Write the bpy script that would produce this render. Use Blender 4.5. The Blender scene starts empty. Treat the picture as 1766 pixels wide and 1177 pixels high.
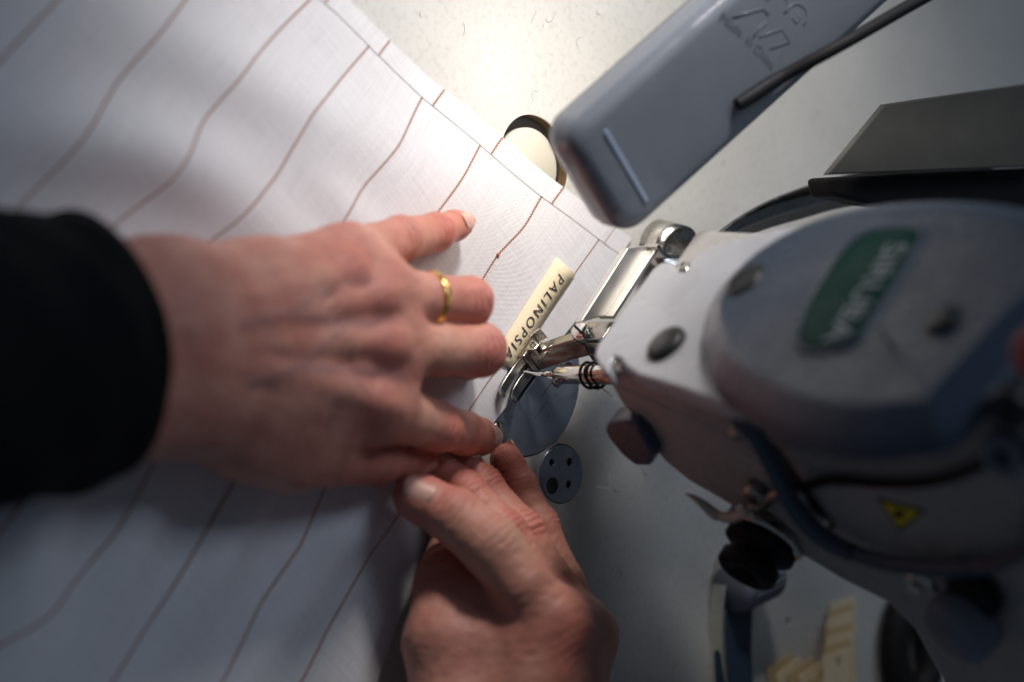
import bpy, bmesh, math, random
import numpy as np
from mathutils import Vector, Matrix

random.seed(4); rng = np.random.default_rng(4)
scene = bpy.context.scene
COL = scene.collection
MM = 0.001
# ------------------------------------------------------------------ camera
# machine axes: X operator's right, Y away from the operator, Z up, origin at the needle hole, millimetres
TH = math.radians(43.0); LENS = 90.0; SCL = 4.9
FPX = 1766*LENS/36.0
aF = np.array([math.sqrt(.5), math.sqrt(.5), 0]); aR = np.array([math.sqrt(.5), -math.sqrt(.5), 0]); aZ = np.array([0, 0, 1.0])
cD = aF*math.sin(TH)-aZ*math.cos(TH); cI = aF*math.cos(TH)+aZ*math.sin(TH); cJ = aR
CAM = -(cD+(20/FPX)*cI+(56.5/FPX)*cJ)*(FPX/SCL)
cam_d = bpy.data.cameras.new('camera'); cam = bpy.data.objects.new('camera', cam_d); COL.objects.link(cam)
up = -cJ; back = -cD
cam.matrix_world = Matrix(((cI[0], up[0], back[0], CAM[0]*MM), (cI[1], up[1], back[1], CAM[1]*MM), (cI[2], up[2], back[2], CAM[2]*MM), (0, 0, 0, 1)))
cam_d.lens = LENS; cam_d.sensor_width = 36; cam_d.clip_start = 0.01; cam_d.clip_end = 50
cam_d.dof.use_dof = True; cam_d.dof.focus_distance = 0.897; cam_d.dof.aperture_fstop = 4.1
scene.camera = cam

def ray(px, py): return cD+((px-883)/FPX)*cI+((py-588.5)/FPX)*cJ
def P(px, py, z): v = ray(px, py); return CAM+v*((z-CAM[2])/v[2])
def PX(px, py, x): v = ray(px, py); return CAM+v*((x-CAM[0])/v[0])
def PY(px, py, y): v = ray(px, py); return CAM+v*((y-CAM[1])/v[1])
SL = 0.10
def FR(px, py, off=0.0):            # on the slightly sloped front of the machine head
    v = ray(px, py); c = -19-off
    t = (c-SL*(CAM[2]-71)-CAM[1])/(v[1]+SL*v[2]); return CAM+v*t

# ------------------------------------------------------------------ light
world = bpy.data.worlds.new('World'); scene.world = world; world.use_nodes = True
bg = world.node_tree.nodes['Background']; bg.inputs[0].default_value = (0.60, 0.75, 1.0, 1); bg.inputs[1].default_value = 0.065

def area(name, loc, target, sx, sy, power, col, spread=180):
    l = bpy.data.lights.new(name, 'AREA'); l.shape = 'RECTANGLE'; l.size = sx*MM; l.size_y = sy*MM; l.energy = power; l.color = col
    l.spread = math.radians(spread)
    o = bpy.data.objects.new(name, l); COL.objects.link(o)
    o.location = Vector(loc)*MM
    o.rotation_euler = (Vector(target)-Vector(loc)).to_track_quat('-Z', 'Y').to_euler()
    return o
def spot(name, loc, target, power, cone, blend, radius, col):
    l = bpy.data.lights.new(name, 'SPOT'); l.energy = power; l.color = col; l.spot_size = math.radians(cone); l.spot_blend = blend; l.shadow_soft_size = radius*MM
    o = bpy.data.objects.new(name, l); COL.objects.link(o); o.location = Vector(loc)*MM
    o.rotation_euler = (Vector(target)-Vector(loc)).to_track_quat('-Z', 'Y').to_euler(); return o
spot('fill_spot', (-330, 235, 240), (-74, 94, 0), 8.8, 67, 1.0, 40, (1.0, 0.94, 0.91))  # added spot with no lamp behind it, brightens cloth and fingers
area('ceiling_light', (-330, 500, 920), (-20, 20, 0), 420, 320, 2.1, (0.72, 0.83, 1.0))

scene.view_settings.view_transform = 'Standard'; scene.view_settings.look = 'None'
scene.view_settings.exposure = 0.0; scene.view_settings.gamma = 1.0
scene.cycles.use_denoising = True
scene.cycles.max_bounces = 8
scene.cycles.sample_clamp_indirect = 6

# ------------------------------------------------------------------ materials
def mat(name, base, rough=0.5, metal=0.0, var=0.0, vscale=80, bump=0.0, bscale=600, spec=0.5, coat=0.0, rvar=0.1):
    m = bpy.data.materials.new(name); m.use_nodes = True
    nt = m.node_tree; b = nt.nodes['Principled BSDF']
    b.inputs['Base Color'].default_value = (*base, 1); b.inputs['Roughness'].default_value = rough; b.inputs['Metallic'].default_value = metal
    b.inputs['Specular IOR Level'].default_value = spec; b.inputs['Coat Weight'].default_value = coat; b.inputs['Coat Roughness'].default_value = .15
    tc = nt.nodes.new('ShaderNodeTexCoord')
    n = nt.nodes.new('ShaderNodeTexNoise'); n.inputs['Scale'].default_value = vscale; n.inputs['Detail'].default_value = 6; nt.links.new(tc.outputs['Object'], n.inputs['Vector'])
    if var > 0:
        r = nt.nodes.new('ShaderNodeMapRange'); r.inputs[3].default_value = 1-var; r.inputs[4].default_value = 1+var*.6
        r.inputs[1].default_value = .3; r.inputs[2].default_value = .7
        nt.links.new(n.outputs[0], r.inputs[0])
        mx = nt.nodes.new('ShaderNodeMix'); mx.data_type = 'RGBA'; mx.blend_type = 'MULTIPLY'; mx.inputs[0].default_value = 1
        mx.inputs[6].default_value = (*base, 1); nt.links.new(r.outputs[0], mx.inputs[7]); nt.links.new(mx.outputs[2], b.inputs['Base Color'])
    if rvar > 0:
        r2 = nt.nodes.new('ShaderNodeMapRange'); r2.inputs[1].default_value = .3; r2.inputs[2].default_value = .7
        r2.inputs[3].default_value = max(.02, rough-rvar); r2.inputs[4].default_value = min(1, rough+rvar)
        nt.links.new(n.outputs[0], r2.inputs[0]); nt.links.new(r2.outputs[0], b.inputs['Roughness'])
    if bump > 0:
        n2 = nt.nodes.new('ShaderNodeTexNoise'); n2.inputs['Scale'].default_value = bscale; n2.inputs['Detail'].default_value = 3
        nt.links.new(tc.outputs['Object'], n2.inputs['Vector'])
        bp = nt.nodes.new('ShaderNodeBump'); bp.inputs['Strength'].default_value = bump; bp.inputs['Distance'].default_value = 0.0004
        nt.links.new(n2.outputs[0], bp.inputs['Height']); nt.links.new(bp.outputs[0], b.inputs['Normal'])
    return m

M = {}
M['paint'] = mat('grey paint', (0.50, 0.51, 0.53), .30, var=.06, vscale=60, bump=.12, bscale=1500)
M['body'] = mat('warm grey paint', (0.38, 0.365, 0.35), .30, var=.06, bump=.3, bscale=1300)
M['cover'] = mat('blue grey plastic', (0.055, 0.075, 0.11), .28, var=.02, bump=.25, bscale=2500)
M['satin'] = mat('satin steel', (0.74, 0.72, 0.67), .42, .9, var=.05)
M['lamp'] = mat('lamp grey plastic', (0.16, 0.18, 0.21), .19, var=.04, bump=.05)
M['lampink'] = mat('moulded mark', (0.13, 0.145, 0.17), .35)
M['black'] = mat('black plastic', (0.010, 0.010, 0.011), .6, spec=.2)
M['plug'] = mat('black rubber plug', (0.02, 0.021, 0.02), .38)
M['steel'] = mat('brushed steel', (0.62, 0.60, 0.55), .24, 1.0, var=.10, vscale=300, bump=.02, bscale=900)
M['polish'] = mat('polished steel', (0.78, 0.76, 0.70), .10, 1.0, var=.08, vscale=200, rvar=.05)
M['darksteel'] = mat('worn dark steel', (0.40, 0.385, 0.36), .22, 1.0, var=.25, vscale=350, bump=.02, bscale=1500, rvar=.06)
M['plate'] = mat('blued needle plate', (0.34, 0.40, 0.50), .33, .85, var=.12, vscale=120, bump=.1, bscale=900)
M['ivory'] = mat('ivory disc and hook glint', (0.55, 0.52, 0.43), .45, var=.05)
M['green'] = mat('green badge', (0.0, 0.05, 0.034), .4, spec=.12)
M['pale'] = mat('silver badge print', (0.40, 0.42, 0.43), .45)
M['painted_glint'] = mat('lamp rib', (0.32, 0.38, 0.50), .3)  # pale colour standing in for sky reflected in the housing groove
M['white'] = mat('white print', (0.75, 0.76, 0.76), .45)
M['yellow'] = mat('yellow sticker', (0.75, 0.58, 0.02), .4)
M['red'] = mat('red button', (0.55, 0.05, 0.02), .35)
M['brass'] = mat('aged brass rim', (0.30, 0.20, 0.09), .4, .3, var=.25, vscale=200)
M['gold'] = mat('gold', (0.95, 0.62, 0.20), .24, 1.0, var=.05, rvar=.04)
M['cream'] = mat('cream tape', (0.82, 0.70, 0.48), .75, var=.05, vscale=400, bump=.5, bscale=2500)
M['shade_toned'] = mat('amber tape back', (0.66, 0.50, 0.27), .7, var=.08, vscale=300)  # darker label tone standing in for shade between stacked labels
M['ink'] = mat('black ink', (0.03, 0.03, 0.035), .6)
M['thread'] = mat('white thread', (0.8, 0.8, 0.78), .6)
M['sleeve'] = mat('black knit', (0.006, 0.006, 0.007), .95, var=.3, vscale=900, bump=1.0, bscale=1200, spec=.15)
M['knot'] = mat('rust thread', (0.42, 0.13, 0.05), .7)
M['blue'] = mat('blue glossy plastic', (0.025, 0.045, 0.075), .1, var=.1)
M['grip'] = mat('grey blue grip', (0.16, 0.18, 0.22), .5)
M['lintm'] = mat('lint', (0.30, 0.28, 0.26), .9)
M['groove'] = mat('dark gap', (0.015, 0.015, 0.015), .7)
M['olive'] = mat('olive grey paint', (0.075, 0.073, 0.062), .55, var=.05)
M['nail'] = mat('nail', (0.62, 0.37, 0.30), .25, var=.06, vscale=300, coat=.15)
M['nail'].node_tree.nodes['Principled BSDF'].inputs['Subsurface Weight'].default_value = .25
M['nail'].node_tree.nodes['Principled BSDF'].inputs['Subsurface Scale'].default_value = .001
M['led'] = bpy.data.materials.new('led lens'); M['led'].use_nodes = True
_b = M['led'].node_tree.nodes['Principled BSDF']; _b.inputs['Base Color'].default_value = (.9, .9, .85, 1); _b.inputs['Emission Color'].default_value = (1, .93, .82, 1); _b.inputs['Emission Strength'].default_value = 1

def bed_material():
    m = mat('speckled bed enamel', (0.56, 0.565, 0.515), .5, bump=.18, bscale=1100)
    nt = m.node_tree; b = nt.nodes['Principled BSDF']; tc = [n for n in nt.nodes if n.type == 'TEX_COORD'][0]
    n1 = nt.nodes.new('ShaderNodeTexNoise'); n1.inputs['Scale'].default_value = 26; n1.inputs['Detail'].default_value = 4
    n2 = nt.nodes.new('ShaderNodeTexNoise'); n2.inputs['Scale'].default_value = 420; n2.inputs['Detail'].default_value = 5
    for n in (n1, n2): nt.links.new(tc.outputs['Object'], n.inputs['Vector'])
    cr = nt.nodes.new('ShaderNodeValToRGB'); cr.color_ramp.elements[0].position = .28; cr.color_ramp.elements[0].color = (.47, .47, .43, 1)
    cr.color_ramp.elements[1].position = .5; cr.color_ramp.elements[1].color = (.54, .54, .51, 1)
    nt.links.new(n2.outputs[0], cr.inputs[0])
    mx = nt.nodes.new('ShaderNodeMix'); mx.data_type = 'RGBA'; mx.blend_type = 'MULTIPLY'; mx.inputs[0].default_value = 1
    r = nt.nodes.new('ShaderNodeMapRange'); r.inputs[1].default_value = .3; r.inputs[2].default_value = .7; r.inputs[3].default_value = .93; r.inputs[4].default_value = 1.04
    nt.links.new(n1.outputs[0], r.inputs[0]); nt.links.new(cr.outputs[0], mx.inputs[6]); nt.links.new(r.outputs[0], mx.inputs[7])
    nt.links.new(mx.outputs[2], b.inputs['Base Color'])
    return m
M['bed'] = bed_material()

def cloth_material():
    m = bpy.data.materials.new('white linen with rust pinstripe'); m.use_nodes = True
    nt = m.node_tree; b = nt.nodes['Principled BSDF']; L = nt.links.new
    def node(t, **k):
        n = nt.nodes.new(t)
        for a, v in k.items(): setattr(n, a, v)
        return n
    def math_(op, a, bb=None, c=None):
        n = node('ShaderNodeMath', operation=op)
        for i, v in enumerate((a, bb, c)):
            if v is None: continue
            if isinstance(v, (int, float)): n.inputs[i].default_value = v
            else: L(v, n.inputs[i])
        return n.outputs[0]
    uv = node('ShaderNodeUVMap'); uv.uv_map = 'UVMap'
    sp = node('ShaderNodeSeparateXYZ'); L(uv.outputs[0], sp.inputs[0])
    u, v = sp.outputs[0], sp.outputs[1]              # u in stripes, v in mm
    fr = math_('SUBTRACT', u, math_('ROUND', u))
    mm = math_('MULTIPLY', fr, 29.0)
    # chain-stitched pinstripe: two rows of slanted floats
    zig = math_('MULTIPLY', math_('PINGPONG', math_('MULTIPLY', v, 1.0), 0.55), 0.9)
    dist = math_('ABSOLUTE', math_('ADD', mm, math_('SUBTRACT', zig, 0.25)))
    line = math_('LESS_THAN', dist, 0.35)
    # weave
    w1 = math_('SINE', math_('MULTIPLY', v, 2*math.pi/0.62))
    w2 = math_('SINE', math_('MULTIPLY', math_('MULTIPLY', u, 29.0), 2*math.pi/0.62))
    weave = math_('MULTIPLY', w1, w2)
    tc = node('ShaderNodeCombineXYZ'); L(math_('MULTIPLY', u, 29.0), tc.inputs[0]); L(v, tc.inputs[1])
    def slub(sx, sy, sc):
        mp = node('ShaderNodeMapping'); mp.inputs['Scale'].default_value = (sx, sy, 1); L(tc.outputs[0], mp.inputs[0])
        n = node('ShaderNodeTexNoise'); n.inputs['Scale'].default_value = sc; n.inputs['Detail'].default_value = 3; L(mp.outputs[0], n.inputs['Vector']); return n.outputs[0]
    s1 = slub(1.6, .05, 1.0); s2 = slub(.05, 1.6, 1.0)
    sl = math_('ADD', math_('SUBTRACT', s1, .5), math_('SUBTRACT', s2, .5))
    val = math_('ADD', math_('ADD', 1.0, math_('MULTIPLY', sl, .30)), math_('MULTIPLY', weave, .06))
    base = node('ShaderNodeMix', data_type='RGBA', blend_type='MULTIPLY'); base.inputs[0].default_value = 1; base.inputs[6].default_value = (.74, .735, .755, 1); L(val, base.inputs[7])
    cm = node('ShaderNodeMix', data_type='RGBA'); L(line, cm.inputs[0]); L(base.outputs[2], cm.inputs[6]); cm.inputs[7].default_value = (.30, .12, .05, 1)
    L(cm.outputs[2], b.inputs['Base Color'])
    b.inputs['Roughness'].default_value = .85; b.inputs['Specular IOR Level'].default_value = .2
    b.inputs['Sheen Weight'].default_value = .15
    h = math_('ADD', math_('MULTIPLY', weave, .35), math_('ADD', math_('MULTIPLY', sl, .8), math_('MULTIPLY', line, .8)))
    bp = node('ShaderNodeBump'); bp.inputs['Strength'].default_value = .7; bp.inputs['Distance'].default_value = .0003
    L(h, bp.inputs['Height']); L(bp.outputs[0], b.inputs['Normal'])
    return m
M['cloth'] = cloth_material()

def skin_material():
    m = bpy.data.materials.new('skin'); m.use_nodes = True
    nt = m.node_tree; b = nt.nodes['Principled BSDF']; L = nt.links.new
    tc = nt.nodes.new('ShaderNodeTexCoord')
    def noise(sc, det=4):
        n = nt.nodes.new('ShaderNodeTexNoise'); n.inputs['Scale'].default_value = sc; n.inputs['Detail'].default_value = det; L(tc.outputs['Object'], n.inputs['Vector']); return n.outputs[0]
    at = nt.nodes.new('ShaderNodeAttribute'); at.attribute_name = 'flush'
    sp = nt.nodes.new('ShaderNodeSeparateColor'); L(at.outputs['Color'], sp.inputs[0])
    def mixc(fac, a, bcol):
        n = nt.nodes.new('ShaderNodeMix'); n.data_type = 'RGBA'
        L(fac, n.inputs[0])
        if isinstance(a, tuple): n.inputs[6].default_value = a
        else: L(a, n.inputs[6])
        n.inputs[7].default_value = bcol
        return n.outputs[2]
    r = nt.nodes.new('ShaderNodeMapRange'); r.inputs[1].default_value = .35; r.inputs[2].default_value = .68; L(noise(70, 5), r.inputs[0])
    c = mixc(r.outputs[0], (.62, .295, .22, 1), (.50, .19, .14, 1))
    r2 = nt.nodes.new('ShaderNodeMapRange'); r2.inputs[1].default_value = .5; r2.inputs[2].default_value = .75; r2.inputs[4].default_value = .6; L(noise(240, 5), r2.inputs[0])
    c = mixc(r2.outputs[0], c, (.46, .20, .15, 1))
    c = mixc(sp.outputs[0], c, (.50, .15, .115, 1))      # flushed joints and tips
    c = mixc(sp.outputs[1], c, (.27, .16, .17, 1))       # veins
    c = mixc(sp.outputs[2], c, (.60, .36, .25, 1))       # pale stretched skin
    L(c, b.inputs['Base Color'])
    b.inputs['Roughness'].default_value = .46; b.inputs['Specular IOR Level'].default_value = .42
    b.inputs['Subsurface Weight'].default_value = .22; b.inputs['Subsurface Radius'].default_value = (1, .35, .18); b.inputs['Subsurface Scale'].default_value = .0013
    v = nt.nodes.new('ShaderNodeTexVoronoi'); v.feature = 'DISTANCE_TO_EDGE'; v.inputs['Scale'].default_value = 900; L(tc.outputs['Object'], v.inputs['Vector'])
    mn = nt.nodes.new('ShaderNodeMath'); mn.operation = 'MINIMUM'; mn.inputs[1].default_value = .12; L(v.outputs[0], mn.inputs[0])
    ad = nt.nodes.new('ShaderNodeMath'); ad.operation = 'MULTIPLY_ADD'; ad.inputs[1].default_value = 3.0; L(mn.outputs[0], ad.inputs[0]); L(noise(420, 4), ad.inputs[2])
    bp = nt.nodes.new('ShaderNodeBump'); bp.inputs['Strength'].default_value = .5; bp.inputs['Distance'].default_value = .0003
    L(ad.outputs[0], bp.inputs['Height']); L(bp.outputs[0], b.inputs['Normal'])
    return m
M['skin'] = skin_material()

# ------------------------------------------------------------------ mesh helpers (millimetres in, metres out)
def empty(name, loc, label=None, cat=None, group=None):
    o = bpy.data.objects.new(name, None); COL.objects.link(o); o.location = Vector(loc)*MM; o.empty_display_size = .01
    tag(o, label, cat, group); return o
def tag(o, label=None, cat=None, group=None, kind=None):
    if label: o['label'] = label
    if cat: o['category'] = cat
    if group: o['group'] = group
    if kind: o['kind'] = kind
    return o
def world_loc(o):
    v = o.location.copy()
    while o.parent: o = o.parent; v += o.location
    return v
def link(name, me, m=None, parent=None, smooth=False, bevel=0, seg=3, angle=35):
    o = bpy.data.objects.new(name, me); COL.objects.link(o)
    if m is not None and not me.materials: me.materials.append(M[m])
    if smooth or bevel:
        me.polygons.foreach_set('use_smooth', [True]*len(me.polygons))
    if parent:
        o.parent = parent; o.location = -world_loc(parent)
    if bevel:
        b = o.modifiers.new('bevel', 'BEVEL'); b.width = bevel*MM; b.segments = seg; b.limit_method = 'ANGLE'; b.angle_limit = math.radians(angle); b.harden_normals = True
    return o
def meshd(name, v, f):
    me = bpy.data.meshes.new(name); me.from_pydata([tuple(np.asarray(p, float)*MM) for p in v], [], f); me.update(); return me
def fixn(me):
    bm = bmesh.new(); bm.from_mesh(me); bmesh.ops.recalc_face_normals(bm, faces=bm.faces); bm.to_mesh(me); bm.free(); return me
def frame(t, ref=(0, 0, 1)):
    t = np.asarray(t, float); t = t/np.linalg.norm(t); ref = np.asarray(ref, float)
    if abs(t@ref) > .95: ref = np.array([0, 1, 0.]) if abs(t[1]) < .9 else np.array([1., 0, 0])
    a = np.cross(ref, t); a /= np.linalg.norm(a); b = np.cross(t, a); return t, a, b
def box_data(name, c, s, ax=None):
    c = np.asarray(c, float); A = np.eye(3) if ax is None else np.asarray(ax)
    v = [c+A[0]*x*s[0]/2+A[1]*y*s[1]/2+A[2]*z*s[2]/2 for x in (-1, 1) for y in (-1, 1) for z in (-1, 1)]
    return fixn(meshd(name, v, [(0, 1, 3, 2), (4, 6, 7, 5), (0, 4, 5, 1), (2, 3, 7, 6), (0, 2, 6, 4), (1, 5, 7, 3)]))
def prism_data(name, poly, vec):
    n = len(poly); vec = np.asarray(vec, float)
    v = [np.asarray(p, float) for p in poly]+[np.asarray(p, float)+vec for p in poly]
    f = [tuple(range(n)), tuple(range(2*n-1, n-1, -1))]+[(i, (i+1) % n, n+(i+1) % n, n+i) for i in range(n)]
    return fixn(meshd(name, v, f))
def rings_data(name, rings, cap=True, closed=True):
    n = len(rings[0]); v = [p for r in rings for p in r]; f = []
    for k in range(len(rings)-1):
        for i in range(n if closed else n-1): f.append((k*n+i, k*n+(i+1) % n, (k+1)*n+(i+1) % n, (k+1)*n+i))
    if cap: f += [tuple(range(n-1, -1, -1)), tuple(range((len(rings)-1)*n, len(rings)*n))]
    return fixn(meshd(name, v, f))
def spline(pts, n):
    p = np.asarray(pts, float); p = np.vstack([2*p[0]-p[1], p, 2*p[-1]-p[-2]]); out = []
    m = len(p)-3
    for q in np.linspace(0, m, n):
        i = min(int(q), m-1); t = q-i; a, b, c, d = p[i:i+4]
        out.append(.5*((2*b)+(c-a)*t+(2*a-5*b+4*c-d)*t*t+(3*b-a-3*c+d)*t**3))
    return np.array(out)
def tube_data(name, path, r, seg=14, ry=None, ref=(0, 0, 1), cap=True):
    path = np.asarray(path, float); n = len(path); r = np.broadcast_to(np.asarray(r, float), (n,)); ry = r if ry is None else np.broadcast_to(np.asarray(ry, float), (n,))
    rings = []; ref = np.asarray(ref, float)
    for i in range(n):
        t = path[min(i+1, n-1)]-path[max(i-1, 0)]; t, a, b = frame(t, ref)
        rings.append([path[i]+a*r[i]*math.cos(q)+b*ry[i]*math.sin(q) for q in np.linspace(0, 2*math.pi, seg, endpoint=False)])
    return rings_data(name, rings, cap)
def lathe_data(name, base, axis, prof, seg=40):
    t, a, b = frame(axis); base = np.asarray(base, float)
    return rings_data(name, [[base+t*h+(a*math.cos(q)+b*math.sin(q))*max(r, .01) for q in np.linspace(0, 2*math.pi, seg, endpoint=False)] for h, r in prof])
def ribbon_data(name, path, width_vec, thick):
    path = np.asarray(path, float); n = len(path); rings = []
    for i in range(n):
        w = np.asarray(width_vec(i) if callable(width_vec) else width_vec, float)
        t = path[min(i+1, n-1)]-path[max(i-1, 0)]; q = np.cross(t, w); q = q/np.linalg.norm(q)*thick/2
        rings.append([path[i]+w/2+q, path[i]+w/2-q, path[i]-w/2-q, path[i]-w/2+q])
    return rings_data(name, rings)
def text_data(name, s, origin, xdir, ydir, height, length=None, depth=.08, spacing=1.0):
    c = bpy.data.curves.new(name, 'FONT'); c.body = s; c.size = 1; c.space_character = spacing; c.resolution_u = 4
    o = bpy.data.objects.new(name, c); COL.objects.link(o)
    me = bpy.data.meshes.new_from_object(o.evaluated_get(bpy.context.evaluated_depsgraph_get()))
    bpy.data.objects.remove(o); bpy.data.curves.remove(c)
    v = np.array([p.co[:] for p in me.vertices]); fc = [tuple(p.vertices) for p in me.polygons]
    bpy.data.meshes.remove(me)
    v[:, 0] -= v[:, 0].min(); v[:, 1] -= v[:, 1].min(); hx = v[:, 1].max(); sx = height/hx; sy = sx
    if length: sx = length/v[:, 0].max()
    xd = np.asarray(xdir, float); xd /= np.linalg.norm(xd); yd = np.asarray(ydir, float); yd /= np.linalg.norm(yd); zd = np.cross(xd, yd)
    pts = np.asarray(origin, float)+np.outer(v[:, 0]*sx, xd)+np.outer(v[:, 1]*sy, yd)
    n = len(pts); allp = list(pts+zd*depth)
    return meshd(name, allp, fc)
def flat_with_holes(name, outer, holes, z0, z1):
    c = bpy.data.curves.new(name, 'CURVE'); c.dimensions = '2D'; c.fill_mode = 'BOTH'
    for lp in [outer]+holes:
        s = c.splines.new('POLY'); s.points.add(len(lp)-1); s.use_cyclic_u = True
        for q, p in zip(s.points, lp): q.co = (p[0], p[1], 0, 1)
    c.extrude = (z1-z0)/2
    o = bpy.data.objects.new(name, c); COL.objects.link(o)
    me = bpy.data.meshes.new_from_object(o.evaluated_get(bpy.context.evaluated_depsgraph_get()))
    bpy.data.objects.remove(o); bpy.data.curves.remove(c)
    me.transform(Matrix.Diagonal((MM, MM, MM, 1)) @ Matrix.Translation((0, 0, (z0+z1)/2)))
    bm = bmesh.new(); bm.from_mesh(me); bmesh.ops.remove_doubles(bm, verts=bm.verts, dist=1e-6); bmesh.ops.recalc_face_normals(bm, faces=bm.faces); bm.to_mesh(me); bm.free()
    return me
def circ(cx, cy, r, n=48, ry=None, rot=0):
    ry = ry or r; c, s = math.cos(rot), math.sin(rot)
    return [(cx+r*math.cos(q)*c-ry*math.sin(q)*s, cy+r*math.cos(q)*s+ry*math.sin(q)*c) for q in np.linspace(0, 2*math.pi, n, endpoint=False)]

# ------------------------------------------------------------------ setting: machine bed
NP = (0.0, -1.0, 28.3); CAP = (38.3, -12.4, 10.3)
OV = (-49, 57)                                   # oval opening behind the cloth
rect = [(-420, -420), (520, -420), (520, 520), (-420, 520)]
bed = link('machine_bed', flat_with_holes('machine_bed', rect, [circ(NP[0], NP[1], NP[2]+.55, 72), circ(CAP[0], CAP[1], CAP[2]+.5), circ(OV[0], OV[1], 17.5, 48, 15.5), circ(169.4, 31.2, 1.6, 16)], -5, 0), 'bed')
tag(bed, kind='structure')
link('recess_floor', box_data('recess_floor', (60, 20, -5.6), (400, 200, 1)), 'groove', bed)
o = link('recess_wall', rings_data('recess_wall', [[(x, y, -.6) for x, y in circ(OV[0], OV[1], 17.4, 48, 15.4)], [(x, y, -4.9) for x, y in circ(OV[0], OV[1], 17.4, 48, 15.4)]], cap=False), 'brass', bed, True)
link('recess_disc', lathe_data('recess_disc', (OV[0]-.3, OV[1]-3.4, -4.6), (0, 0, 1), [(0, 14.2), (3.4, 14.2), (4.1, 13.4), (4.1, .1)]), 'ivory', bed, True)
# round needle plate with slots
holes = [circ(0, 0, 1.3, 16)]
for sx, sy, ln in ((12, 4.5, 9), (15, -3.2, 9)):
    holes.append([(sx-.22, sy-ln/2), (sx+.22, sy-ln/2), (sx+.22, sy+ln/2), (sx-.22, sy+ln/2)])
for sx in (-5.2, 4.6):
    holes.append([(sx-.9, -9), (sx+.9, -9), (sx+.9, 9), (sx-.9, 9)])
npl = link('needle_plate', flat_with_holes('needle_plate', circ(NP[0], NP[1], NP[2], 72), holes, -2.5, .12), 'plate', bed)
for sx, sy, ln in ((12, 4.5, 9), (15, -3.2, 9)): link('slot', box_data('slot', (sx, sy, -.5), (.6, ln+.4, .6)), 'groove', npl)
for sx in (-5.2, 4.6): link('slot', box_data('slot', (sx, 0, -1.2), (2.2, 18.4, .8)), 'groove', npl)
def slotted(name, c, r, h, parent, m='steel', rot=.6, slot=.9):
    c = np.asarray(c, float); poly = circ(c[0], c[1], r, 32)
    o = link(name, lathe_data(name, c, (0, 0, 1), [(0, r), (h*.7, r), (h, r*.86), (h, .05)]), m, parent, True)
    d = np.array([math.cos(rot), math.sin(rot), 0])
    e = np.array([-d[1], d[0], 0])
    o2 = link('slot', box_data('slot', c+np.array([0, 0, h-.05]), (2*r*.97, slot, .18), (d, e, aZ)), 'groove', o)
    o2.location = (0, 0, 0)
    return o
sc = P(861, 748, .3)
link('screw_recess', lathe_data('screw_recess', (sc[0], sc[1], .05), (0, 0, 1), [(0, 4.4), (.12, 4.4), (.12, .1)], 32), 'groove', npl, True)
slotted('screw', (sc[0], sc[1], .1), 4.1, .7, npl, 'steel', -.55, 1.0)
# stray lint on the bed
lv, lf = [], []
for k in range(90):
    c = np.array([rng.uniform(-140, 60), rng.uniform(30, 190), .1]) if k < 60 else np.array([rng.uniform(30, 150), rng.uniform(-80, 60), .1])
    a = rng.uniform(0, 6.3); ln = rng.uniform(1.2, 5); cu = rng.uniform(-.5, .5); n0 = len(lv)
    for q in range(6):
        p = c+np.array([math.cos(a+cu*q), math.sin(a+cu*q), 0])*ln*q/5; w_ = np.array([-math.sin(a+cu*q), math.cos(a+cu*q), 0])*.07
        lv += [p-w_, p+np.array([0, 0, .12]), p+w_]
    for q in range(5):
        b_ = n0+3*q; lf += [(b_, b_+3, b_+4, b_+1), (b_+1, b_+4, b_+5, b_+2)]
lint = link('lint', meshd('lint', lv, lf), 'lintm'); tag(lint, 'loose fine lint fibres scattered on the machine bed', 'lint', kind='stuff')
# small round cap with four holes
hs = [(967, 797, 1.6), (952, 798, 1.4), (982, 797, 1.6), (953, 838, 3.1), (981, 836, 1.5)][1:]
hp = [(*P(a, b, 0)[:2], r) for a, b, r in hs]
cap = link('cap_plate', flat_with_holes('cap_plate', circ(*CAP, 48), [circ(x, y, r, 20) for x, y, r in hp], -2, .1), 'plate', bed)
big = hp[2]
link('cap_screw', lathe_data('cap_screw', (big[0], big[1], -1.2), (0, 0, 1), [(0, 2.9), (1.0, 2.9), (1.2, 2.3), (.6, 1.4), (.6, .1)], 24), 'plug', bed, True)
lm = P(1050, 838, 0)
for a, b in (((1028, 840), (1052, 842)), ((1052, 812), (1050, 842))):
    p, q = P(*a, .03), P(*b, .03); t, s_, _ = frame(q-p)
    link('scribed_mark', box_data('scribed_mark', (p+q)/2, (np.linalg.norm(q-p), .5, .06), (t, s_, aZ)), 'white', bed)

# ------------------------------------------------------------------ sewing machine head
sm = empty('sewing_machine', (40, 20, 60), 'grey sewing machine head with green badge, standing over the presser foot', 'sewing machine')
front = [FR(*p) for p in ((1050, 655), (1072, 702), (1105, 755), (1140, 797), (1185, 834), (1250, 872), (1310, 908), (1380, 962), (1450, 1005), (1530, 1045), (1570, 1085), (1620, 1177), (1670, 1270), (1760, 1500))]
front = [np.array([p[0], p[1], p[2]]) for p in front]
xr = front[-1][0]
ztop = 300
def yf(z): return -19-SL*(z-71)
polyF = front+[np.array([xr+60, yf(front[-1][2]), front[-1][2]]), np.array([xr+60, yf(ztop), ztop]), np.array([-24, yf(ztop), ztop]), np.array([-24, yf(front[0][2]), front[0][2]])]
body = link('body', prism_data('body', polyF, (0, 66, 0)), 'body', sm, bevel=4, seg=4, angle=30)
link('arm_shade_block', box_data('arm_shade_block', (190, 74, 210), (240, 58, 180)), 'body', sm, bevel=6, seg=4)  # unseen block added to shade the bed under the arm
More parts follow.
